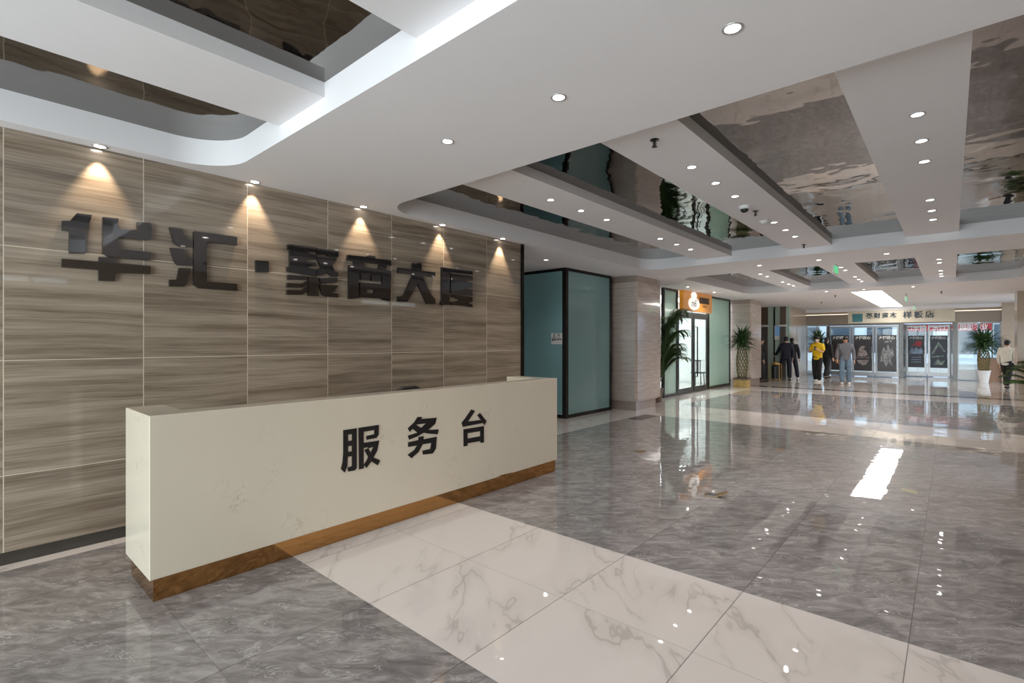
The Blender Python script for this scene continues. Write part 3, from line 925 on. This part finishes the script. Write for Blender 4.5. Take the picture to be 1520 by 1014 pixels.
wbox('wall_beige', (-5.5, -.2, 23.45, 26.75, 0, 3.0), 'beige', 'beige stone clad wall between the lifts and the far windows', 'wall')
t = thing('ash_bin', 'black bin in a polished gold frame before the lifts', 'bin', (-.39, 21.9, 0))
m = MB(); m.lathe([(.15, .05), (.15, .56), (.13, .58)], 20); m.build('drum', M['black'], t)
for sx in (-1, 1):
    for sy in (-1, 1):
        m = MB(); m.tube([(sx * .17, sy * .17, 0), (sx * .17, sy * .17, .64)], .016, 8); m.build('frame_post', M['brass'], t)
m = MB(); m.box(-.19, .19, -.19, .19, .03, .05); m.build('base_tray', M['brass'], t)
m = MB(); m.lathe([(.17, .62), (.17, .65), (.08, .70), (.02, .74)], 18); m.build('lid', M['brass'], t, smooth=True)

# ------------------------------------------------------------------ far end: header, doors, windows, street
M['sky_glow'] = emitter('warm_cove_light', (1.0, .90, .72, 1), 1.6)
t = struct(MB_frame('y', 26.62, -.2, .62, 0.02, 2.29, 2).build('window_3', M['steel']), 'far window beside the glazed doors', 'window')
m = MB(); m.box(-.15, .57, 26.614, 26.626, .07, 2.24); m.build('pane', M['clear'], t)
m = MB(); m.box(-.2, 6.3, 26.5, 26.7, 2.29, 2.73)
hd = struct(m.build('wall_header', M['brown_panel']), 'taupe metal header over the far doors', 'wall')
m = MB(); m.box(-.2, 6.3, 26.52, 26.56, 2.735, 2.76); m.build('cove_light', M['sky_glow'], hd)
wbox('wall_end', (-.2, 6.45, 26.75, 26.85, 2.29, 3.3), 'beige', 'end wall above the header', 'wall')
wbox('wall_far_right', (6.30, 7.6, 26.4, 26.8, 0, 3.0), 'beige', 'beige wall right of the far windows', 'wall')

def door_bank(n, y, xs, label):
    m = MB()
    x0, x1 = xs[0][0], xs[-1][1]
    m.box(x0 - .06, x1 + .06, y - .05, y + .05, 2.24, 2.29)
    m.box(x0 - .06, x0, y - .05, y + .05, 0, 2.24)
    m.box(x1, x1 + .06, y - .05, y + .05, 0, 2.24)
    root = struct(m.build('door_%d' % n, M['dark_steel']), label, 'door')
    for a, b in xs:
        f = MB()
        for q in ((a, a + .06, .03, 2.22), (b - .06, b, .03, 2.22), (a + .06, b - .06, .03, .20), (a + .06, b - .06, 2.14, 2.22)):
            f.box(q[0], q[1], y - .025, y + .025, q[2], q[3])
        lf = f.build('door_leaf', M['steel'], root)
        g = MB(); g.box(a + .06, b - .06, y - .006, y + .006, .20, 2.14); g.build('pane', M['clear'], lf)
        h = MB(); h.tube([(b - .09, y - .026, .80), (b - .09, y - .08, .80), (b - .09, y - .08, 1.30), (b - .09, y - .026, 1.30)], .014, 6); h.build('handle', M['steel'], lf)
LEFT = [(.70, 1.52), (1.56, 2.36), (2.40, 3.20)]
RIGHT = [(3.36, 4.06), (4.11, 4.82)]
door_bank(4, 26.62, LEFT, 'left bank of three glazed doors with posters at the far end')
door_bank(5, 28.2, RIGHT, 'right bank of two glazed doors with posters, set farther back')
wbox('trim_4', (3.27, 3.36, 26.55, 28.25, 0, 2.29), 'dark_steel', 'dark steel post between the two banks of far doors', 'trim')
wbox('trim_5', (4.90, 5.06, 26.55, 26.72, 0, 2.29), 'dark_steel', 'dark steel post right of the far doors', 'trim')
t = struct(MB_frame('y', 26.62, 5.06, 5.66, 0.02, 2.29, 1).build('window_4', M['steel']), 'narrow glass side light right of the far doors', 'window')
m = MB(); m.box(5.09, 5.63, 26.612, 26.628, .07, 2.24); m.build('pane', M['clear'], t)
m = MB(); m.box(5.09, 5.63, 26.60, 26.611, .07, .42); m.build('kick_panel', M['steel'], t)
t = struct(MB_frame('y', 26.62, 5.70, 6.29, 0.86, 2.29, 1).build('window_5', M['steel']), 'far right window behind the white potted plant', 'window')
m = MB(); m.box(5.73, 6.26, 26.612, 26.628, .91, 2.24); m.build('pane', M['clear'], t)
M['redstone'] = plain('reddish_stone', S(150, 116, 92), .35, .12, 3)
wbox('wall_sill', (5.66, 6.30, 26.5, 26.7, 0, .86), 'redstone', 'reddish stone wall below the far right window', 'wall')

# posters on the doors
def poster(x0, x1, y, z0, z1, label, style):
    t = thing('door_poster', label, 'poster', ((x0 + x1) / 2, y, (z0 + z1) / 2), 'dark posters on the far doors')
    w, h = (x1 - x0) / 2, (z1 - z0) / 2
    bgc = {'a': S(34, 26, 28), 'b': S(30, 22, 26), 'c': S(62, 60, 62), 'd': S(22, 24, 40), 'e': S(28, 36, 54)}[style]
    m = MB(); m.box(-w, w, -.006, 0, -h, h); m.build('sheet', plain('poster_' + style, bgc, .4, .25, 3), t)
    text('title', '大國匠心', w * .42, M['plastic'], t, (0, -.0065, h * .84), ROT_MY, .0006, bold=.004)
    pale = plain('poster_pale_' + style, {'a': S(130, 96, 76), 'b': S(130, 120, 120), 'c': S(128, 130, 132), 'd': S(150, 172, 206), 'e': S(140, 160, 150)}[style], .5, .75, 9)
    def P(u, v): return (u * w, -.0065, v * h)
    m = MB(); D_ = (0, -.0006, 0)
    if style in 'ab':
        m.poly([P(-.55, .0), P(-.35, .30), P(-.1, .42), P(.25, .38), P(.05, .20), P(.35, .12), P(.55, -.12), P(.2, -.2), P(-.6, -.2)], D_)
        m.poly([P(-.7, -.26), P(.7, -.24), P(.7, -.27), P(-.7, -.29)], D_)
        m.poly([P(-.7, -.40), P(.65, -.38), P(.4, -.62), P(0, -.70), P(-.4, -.60)], D_)
    elif style == 'c':
        m.poly([P(-.7, -.5), P(-.55, .1), P(-.3, .35), P(-.1, .1), P(.1, .5), P(.35, .2), P(.6, .35), P(.75, -.1), P(.4, -.3), P(.6, -.7), P(.2, -.5), P(-.1, -.75), P(-.4, -.4)], D_)
        m.poly([P(-.3, .55), P(.5, .62), P(.6, .72), P(-.2, .68)], D_)
    elif style == 'd':
        m.poly([P(-.8, .0), P(-.5, .26), P(-.3, .1), P(0, .30), P(.3, .1), P(.6, .28), P(.8, .0), P(.8, -.15), P(-.8, -.15)], D_)
        for v in (-.35, -.5, -.65):
            m.poly([P(-.6, v), P(.6, v + .02), P(.6, v - .02), P(-.6, v - .04)], D_)
        q = MB(); q.poly([P(-.5, .34), P(.1, .66), P(.75, .62), P(.5, .28), P(.05, .40)], D_); q.build('red_flash', plain('poster_red', S(190, 60, 70), .5), t)
    else:
        m.poly([P(-.9, -.15), P(-.05, .62), P(.75, .0), P(.6, -.02), P(0, .42), P(-.6, -.15)], D_)
        m.poly([P(-.8, -.3), P(.6, -.22), P(.6, -.28), P(-.8, -.38)], D_)
        m.poly([P(-.6, -.8), P(-.1, -.45), P(.3, -.65), P(.7, -.5), P(.5, -.8)], D_)
    m.build('artwork', pale, t)
for (a, b), s, l in zip(LEFT, 'abc', ('brown-black poster on the far doors, behind the person in grey', 'black poster with a pale emblem, middle of the left doors', 'grey poster with pale swirls, right end of the left doors')):
    poster(a + .07, b - .07, 26.60, .25, 1.81, l, s)
for (a, b), s, l in zip(RIGHT, 'de', ('navy poster with a red flash on the right far doors', 'blue-green poster with a pale peak, last at the right')):
    poster(a + .07, b - .07, 28.18, .40, 1.79, l, s)

# sign board over the doors
M['board'] = plain('cream_sign_board', S(206, 196, 176), .5, .03, 1)  # one even cream tone, the board's own colour
t = thing('shop_board', 'cream sign board with dark lettering hanging over the far doors', 'sign', (3.21, 26.42, 2.59))
m = MB(); m.box(-1.77, 1.77, 0, .07, -.26, .26); m.build('board', M['board'], t)
M['tealpaint'] = plain('teal_paint', S(60, 118, 124), .5, .15, 4)
m = MB(); m.box(-1.61, -1.24, -.012, -.0005, -.20, .15); m.build('teal_emblem', M['tealpaint'], t)
M['navyink'] = plain('dark_teal_ink', S(36, 54, 66), .5)
for k, ch in enumerate('英财资本'):
    text('lettering', ch, .24, M['navyink'], t, (-1.0 + .275 * k, -.012, .04), ROT_MY, .01, bold=.005)
for k, ch in enumerate('样板店'):
    text('lettering', ch, .30, M['navyink'], t, (.29 + .355 * k, -.012, .03), ROT_MY, .01, bold=.005)

# street outside the far doors
M['pave'] = plain('street_paving', S(150, 150, 150), .8, .1, 1)
M['facade'] = plain('pale_blue_facade', S(196, 212, 226), .6, .06, .5)
M['facade_glass'] = plain('dark_facade_glass', S(70, 84, 100), .15, .2, 1)
wbox('ground', (-30, 40, 30.2, 60, -.12, -.02), 'pave', 'grey paving outside the far doors', 'ground')
wbox('ground_front', (-40, 40, -40, -4.4, -.12, -.02), 'pave', 'grey paving outside the entrance', 'ground')
wbox('ground_side', (7.6, 40, -4.4, 30.2, -.12, -.02), 'pave', 'grey paving beside the building', 'ground')
t = thing('street_building', 'pale blue building across the street beyond the far doors', 'building', (3, 46, -.02))
m = MB(); m.box(-16, 16, 0, 8, 0, 14); m.build('wall', M['facade'], t)
for r in range(3):
    for k in range(13):
        m = MB(); m.box(-14.4 + 2.3 * k, -12.9 + 2.3 * k, -.06, -.001, .7 + 3.2 * r, 2.7 + 3.2 * r); m.build('window_pane', M['facade_glass'], t)
M['red'] = plain('red_banner_cloth', S(196, 44, 66), .7, .06, 2)
t = thing('red_banner', 'long red banner with white characters outside the far doors', 'banner', (4.67, 31.5, 2.2))
m = MB(); m.box(-1.6, 1.6, 0, .01, -.17, .17); m.build('cloth', M['red'], t)
text('lettering', '口京科丁京口工业园服务业', .34, M['plastic'], t, (0, -.004, .0), ROT_MY, .002, sx=.72, bold=.006)
for x in (-1.6, 1.6):
    m = MB(); m.tube([(x, .02, -2.22), (x, .02, .2)], .03, 8); m.build('pole', M['steel'], t)

# ------------------------------------------------------------------ right hand column and sills
wbox('column_right', (6.31, 7.2, 20.6, 21.5, 0, 3.0), 'beige', 'beige stone column at the right edge of the view', 'column')

# ------------------------------------------------------------------ plants
def lattice_plant(x, y, trunk_h, trunk_r, leaf_n, leaf_l, pot, label, seed):
    random.seed(seed)
    t = thing('lattice_plant', label, 'potted plant', (x, y, 0), 'woven-stem potted plants')
    if pot == 'box':
        m = MB(); m.box(-.21, .21, -.21, .21, .0, .26); m.build('planter_box', M['woodbox'], t, bevel=.01)
        m = MB(); m.box(-.23, .23, -.23, .23, .2605, .31); m.build('rim', M['brown'], t)
        m = MB(); m.box(-.2, .2, -.2, .2, .3105, .315); m.build('soil', M['soil'], t)
        b = .30
    else:
        m = MB(); m.lathe([(.13, 0), (.19, .40), (.205, .42), (.205, .45), (.185, .45), (.18, .40)], 28); m.build('pot', M['plastic'], t, smooth=False)
        m = MB(); m.lathe([(.178, .401), (.178, .43)], 20); m.build('soil', M['soil'], t)
        b = .43
    m = MB()
    N = 11
    def rad(s): return trunk_r * (.62 + .38 * math.sin(PI * (.08 + .84 * s)) ** 1.1)
    for k in range(N):
        for sgn in (-1, 1):
            pts = []
            for i in range(17):
                s = i / 16
                a = 2 * PI * k / N + sgn * s * 2.6
                r = rad(s) + (.004 if sgn > 0 else -.004)
                pts.append((r * math.cos(a), r * math.sin(a), b + s * trunk_h))
            m.tube(pts, .012, 5)
    m.build('woven_stems', M['stem'], t, smooth=True)
    m = MB()
    top = b + trunk_h
    for k in range(leaf_n):
        a = random.uniform(0, 2 * PI)
        r = trunk_r * random.uniform(.1, .7)
        e = random.uniform(-.1, 1.5)
        zz = top + random.uniform(-.06, .30)
        m.leaf((r * math.cos(a), r * math.sin(a), zz + .06), (math.cos(a) * math.cos(e), math.sin(a) * math.cos(e), math.sin(e)), leaf_l * random.uniform(.7, 1.15), .05, random.uniform(.6, 1.5))
    m.build('foliage', M['leaf'], t)
    return t
M['woodbox'] = plain('gilt_wood_box', S(176, 148, 88), .5, .2, 8)
lattice_plant(-.42, 17.75, 1.02, .17, 230, .46, 'box', 'woven-stem plant in a square wooden planter before the farther column', 3)
lattice_plant(5.78, 25.7, .78, .17, 260, .66, 'pot', 'woven-stem plant in a white round pot by the far right window', 5)
lattice_plant(.42, 25.7, .90, .17, 170, .48, 'pot', 'dark leafy plant by the far window, behind the person in yellow', 8)


def palm(x, y, h, n, spread, label, seed, fr, leaflet=.26, planter='pot', lean=(0, 0)):
    random.seed(seed)
    t = thing('areca_palm', label, 'potted plant', (x, y, 0), 'feather palms')
    m = MB(); m.lathe([(.15, 0), (.19, .30), (.20, .34), (.18, .34), (.175, .30)], 22); m.build('pot', M['brown'] if planter == 'pot' else M['woodbox'], t)
    m = MB(); m.lathe([(.17, .302), (.17, .32)], 18); m.build('soil', M['soil'], t)
    st, lf = MB(), MB()
    for k in range(n):
        a = 2 * PI * k / n + random.uniform(-.3, .3)
        if fr:
            a = random.uniform(*fr)
        top = h * random.uniform(.45, 1.0)
        out = spread * random.uniform(.55, 1.0)
        P0 = Vector((.05 * math.cos(a), .05 * math.sin(a), .31))
        P1 = Vector((out * .25 * math.cos(a) + lean[0] * .5, out * .25 * math.sin(a) + lean[1] * .5, top * .85))
        P2 = Vector((out * .8 * math.cos(a) + lean[0], out * .8 * math.sin(a) + lean[1], top * 1.08))
        P3 = Vector((out * 1.15 * math.cos(a) + lean[0], out * 1.15 * math.sin(a) + lean[1], top * .97))
        pts = []
        for i in range(15):
            s = i / 14
            pts.append(P0 * (1 - s) ** 3 + P1 * 3 * s * (1 - s) ** 2 + P2 * 3 * s * s * (1 - s) + P3 * s ** 3)
        st.tube(pts, [.012 - .009 * i / 14 for i in range(15)], 5)
        for i in range(5, 15):
            for half in (0, .33, .67):
                q = pts[i - 1].lerp(pts[i], half)
                d = (pts[i] - pts[i - 1]).normalized()
                sd = d.cross(Vector((0, 0, 1)))
                if sd.length < .05:
                    sd = Vector((math.sin(a), -math.cos(a), 0))
                sd.normalize()
                for sg in (-1, 1):
                    lf.leaf(q, sd * sg * .8 + d * .75 + Vector((0, 0, .12)), leaflet * (1.1 - abs(i - 9) * .06), .026, 1.0, 4, .3)
    st.build('stems', M['leaf2'], t)
    lf.build('fronds', M['leaf2'], t)
palm(-.78, 11.95, 2.40, 20, .62, 'tall feathery palm between the nearer stone column and the shop glass', 11, (.25, 1.95), .32, lean=(.06, .40))
palm(6.62, 19.0, 1.0, 9, .75, 'low palm with drooping leaves at the right edge of the view', 21, (1.6, 4.4), .30)

# ------------------------------------------------------------------ people
def skin_mesh(name, verts, edges, mat, parent, root=0, sub=2):
    """a branching skeleton (point, radius) grown into one continuous surface"""
    me = bpy.data.meshes.new(name)
    me.from_pydata([v[0] for v in verts], edges, [])
    o = bpy.data.objects.new(name, me)
    COL.objects.link(o)
    o.modifiers.new('skin', 'SKIN')
    sv = me.skin_vertices[0].data
    for i, v in enumerate(verts):
        r = v[1]
        sv[i].radius = r if isinstance(r, tuple) else (r, r)
        sv[i].use_root = (i == root)
    s = o.modifiers.new('sub', 'SUBSURF')
    s.levels = s.render_levels = sub
    dg = bpy.context.evaluated_depsgraph_get()
    dg.update()
    new = bpy.data.meshes.new_from_object(o.evaluated_get(dg))
    o.modifiers.clear()
    o.data = new
    bpy.data.meshes.remove(me)
    new.name = name
    new.materials.clear()
    new.materials.append(mat)
    for p in new.polygons:
        p.use_smooth = True
    o.parent = parent
    return o


def person(label, loc, heading, pose, cols, scale=1.0, sleeves='long', hair='short', mask=False):
    t = thing('person', label, 'person', loc, None, heading)
    t.scale = (scale,) * 3
    V = Vector
    lean = pose.get('lean', 0.0)
    J = {'pel': V((0, 0, .96)), 'spn': V((0, .01 + lean * .4, 1.14)), 'che': V((0, lean * .8, 1.34)), 'nck': V((0, lean, 1.49)),
         'hb': V((0, lean + .015, 1.56)), 'hd': V((0, lean + .03, 1.64)), 'top': V((0, lean + .02, 1.70))}
    hd = pose.get('head', (0, 0, 0))
    for k in ('hd', 'top'):
        J[k] = J[k] + V(hd)
    for s, n in ((-1, 'L'), (1, 'R')):
        A = pose.get('arm' + n, [(.05, -.02, -.29), (.0, .08, -.25)])
        J['sh' + n] = J['che'] + V((s * .185, 0, .08))
        J['el' + n] = J['sh' + n] + V((s * A[0][0], A[0][1], A[0][2]))
        J['wr' + n] = J['el' + n] + V((s * A[1][0], A[1][1], A[1][2]))
        Lg = pose.get('leg' + n, [(0, .02, -.43), (0, -.02, -.43)])
        J['hp' + n] = V((s * .092, 0, .91))
        J['kn' + n] = J['hp' + n] + V((s * .01 + Lg[0][0], Lg[0][1], Lg[0][2]))
        J['an' + n] = J['kn' + n] + V((Lg[1][0], Lg[1][1], Lg[1][2]))
    # continuous body
    verts, edges = [], []
    def add(p, r, par=None):
        verts.append((tuple(p), r))
        if par is not None:
            edges.append((par, len(verts) - 1))
        return len(verts) - 1
    pel = add(J['pel'], (.135, .095))
    spn = add(J['spn'], (.125, .085), pel)
    che = add(J['che'], (.125, .078), spn)
    nck = add(J['nck'], .052, che)
    hb = add(J['hb'], (.062, .075), nck)
    h1 = add(J['hd'], (.072, .092), hb)
    add(J['top'], (.055, .07), h1)
    for n, s in (('L', -1), ('R', 1)):
        sh = add(J['sh' + n], .052, che)
        el = add(J['el' + n], .038, sh)
        wr = add(J['wr' + n], .026, el)
        d = (J['wr' + n] - J['el' + n]).normalized()
        side = V((0, 1, 0)) - d * d.y
        side.normalize()
        pm = add(J['wr' + n] + d * .055, (.030, .018), wr)
        inn = d.cross(side)
        for k, (off, ln) in enumerate(((-.026, .062), (-.009, .075), (.009, .072), (.026, .055))):
            f1 = add(J['wr' + n] + d * .10 + side * off, .009, pm)
            add(J['wr' + n] + d * (.10 + ln * .6) + side * off * 1.1 + inn * (s * .012), .0075, f1)
        th = add(J['wr' + n] + d * .05 + side * .036, .010, pm)
        add(J['wr' + n] + d * .09 + side * .050 + inn * (s * .008), .008, th)
        hp = add(J['hp' + n], .082, pel)
        kn = add(J['kn' + n], .054, hp)
        an = add(J['an' + n], .036, kn)
        add(J['an' + n] + V((0, .09, -.045)), (.03, .022), an)
    skin_mesh('body', verts, edges, M['skin'], t)
    # jacket or shirt
    verts, edges = [], []
    w0 = add(J['pel'] + V((0, 0, -.13)), (.19, .142))
    w = add(J['pel'] + V((0, 0, -.05)), (.19, .142), w0)
    a = add(J['spn'] + V((0, 0, -.06)), (.178, .135), w)
    c = add(J['che'] + V((0, 0, .02)), (.185, .135), a)
    c2 = add(J['che'] + V((0, 0, .10)), (.16, .12), c)
    add(J['nck'] + V((0, 0, .03)), (.088, .088), c2)
    for n in 'LR':
        sh = add(J['sh' + n], .088, c)
        if sleeves == 'long':
            el = add(J['el' + n], .068, sh)
            add(J['wr' + n], .05, el)
        else:
            add(J['sh' + n].lerp(J['el' + n], .85), .08, sh)
    skin_mesh('top', verts, edges, cols[0], t)
    # trousers
    verts, edges = [], []
    w = add(J['pel'] + V((0, 0, .12)), (.135, .105))
    for n in 'LR':
        hp = add(J['hp' + n] + V((0, 0, -.03)), .112, w)
        kn = add(J['kn' + n], .088, hp)
        add(J['an' + n] + V((0, 0, .0)), .075, kn)
    skin_mesh('trousers', verts, edges, cols[1], t)
    for n in 'LR':
        m = MB()
        p = J['an' + n]
        m.ball((p.x, p.y + .055, p.z - .040), .056, .95, 2.7, .85, 12)
        m.build('shoe', cols[2], t, smooth=True)
    H = J['hd']
    m = MB()
    m.ball((H.x, H.y - .018, H.z + .045), .098, .92, 1.06, .82, 16)
    m.ball((H.x, H.y - .05, H.z - .0), .085, .95, .85, 1.0, 14)
    if hair == 'long':
        m.ball((H.x, H.y - .075, H.z - .12), .085, .95, .6, 1.9, 14)
    m.build('hair', M['hair'], t, smooth=True)
    m = MB(); m.ball((H.x, H.y + .095, H.z - .012), .014, .8, 1.1, 1.4, 8); m.build('nose', M['skin'], t, smooth=True)
    for s in (-1, 1):
        m = MB(); m.ball((H.x + s * .03, H.y + .083, H.z + .012), .010, 1.3, .6, .6, 8); m.build('eye', M['hair'], t, smooth=True)
        m = MB(); m.ball((H.x + s * .076, H.y - .005, H.z - .01), .022, .4, .8, 1.3, 8); m.build('ear', M['skin'], t, smooth=True)
    if mask:
        m = MB(); m.ball((H.x, H.y + .045, H.z - .048), .062, .95, .95, .72, 12); m.build('face_mask', M['plastic'], t, smooth=True)
    else:
        m = MB(); m.ball((H.x, H.y + .080, H.z - .055), .018, 1.3, .5, .35, 8); m.build('mouth', plain('lip', S(160, 96, 88), .5), t, smooth=True)
    return t


C_yel = plain('yellow_jersey', S(228, 186, 30), .8, .1, 9)
C_blk = plain('black_cloth', S(26, 25, 28), .8, .2, 9)
C_gry = plain('grey_knit', S(112, 112, 118), .9, .12, 20)
C_jean = plain('blue_denim', S(110, 134, 154), .85, .2, 12)
C_navy = plain('navy_cloth', S(26, 28, 44), .8, .15, 9)
C_wht = plain('white_cloth', S(214, 208, 196), .8, .06, 9)
C_shoe = plain('white_trainer', S(212, 208, 204), .6, .06, 9)
phone_arm = [(.03, .06, -.28), (-.10, .22, .10)]
yel = person('person in a bright yellow top and black trousers holding a phone, walking nearer', (1.05, 21.9, 0), PI - .15,
       {'armL': phone_arm, 'armR': [(.06, .04, -.28), (-.06, .22, .04)], 'legL': [(0, .12, -.42), (0, -.02, -.43)], 'legR': [(0, .0, -.43), (0, -.12, -.41)]},
       (C_yel, C_blk, C_shoe), .985, 'short', 'short', True)
t = thing('phone', 'dark phone held in both hands by the person in yellow', 'phone', (1.04, 21.55, 1.28), None, 0)
m = MB(); m.box(-.04, .04, -.006, .006, -.075, .075); m.build('case', M['black'], t, bevel=.005)
m = MB(); m.box(-.036, .036, .0061, .007, -.07, .07); m.build('screen', M['screen'], t)
person('person in a grey jumper and loose pale jeans walking nearer', (2.0, 21.5, 0), PI + .1,
       {'armL': [(.06, -.05, -.29), (.02, .05, -.26)], 'armR': [(.06, .02, -.29), (.0, .10, -.24)], 'legL': [(0, .0, -.43), (0, -.10, -.42)], 'legR': [(0, .13, -.41), (0, .0, -.43)], 'head': (0, .03, -.02)},
       (C_gry, C_jean, C_shoe), .985, 'long', 'short')
person('person in a dark navy jacket seen from behind, mid-stride by the bin', (-.08, 22.2, 0), .25,
       {'armL': [(.10, .10, -.27), (.10, .14, -.16)], 'armR': [(.05, .0, -.29), (.0, .08, -.25)], 'legL': [(-.10, .12, -.41), (-.06, .0, -.42)], 'legR': [(.02, -.02, -.43), (.0, -.10, -.42)]},
       (C_navy, C_navy, C_blk), .985, 'long', 'short')
person('long-haired person in dark clothes walking beside the navy jacket', (.03, 22.66, 0), .25,
       {'armR': [(.06, .03, -.29), (.02, .06, -.26)], 'legL': [(0, .10, -.42), (0, .0, -.43)], 'legR': [(.06, -.06, -.42), (.04, -.12, -.40)]},
       (C_blk, C_navy, C_shoe), .955, 'long', 'long')
person('person all in black walking behind the person in yellow', (.98, 24.2, 0), -.5,
       {'legL': [(0, .14, -.41), (0, -.0, -.43)], 'legR': [(0, -.10, -.42), (0, -.14, -.40)]},
       (C_blk, C_blk, C_blk), .97, 'long', 'long')
person('person in a white shirt and dark trousers walking at the right edge', (6.22, 22.6, 0), -.45,
       {'legL': [(0, .16, -.40), (0, .02, -.42)], 'legR': [(0, -.14, -.41), (0, -.16, -.38)]},
       (C_wht, C_blk, C_blk), .90, 'long', 'short')
person('person in black standing mostly hidden beyond the farther stone column', (-.60, 20.62, 0), -1.2,
       {'legL': [(0, .1, -.42), (0, -.0, -.43)]},
       (C_blk, C_blk, C_blk), .95, 'long', 'short')
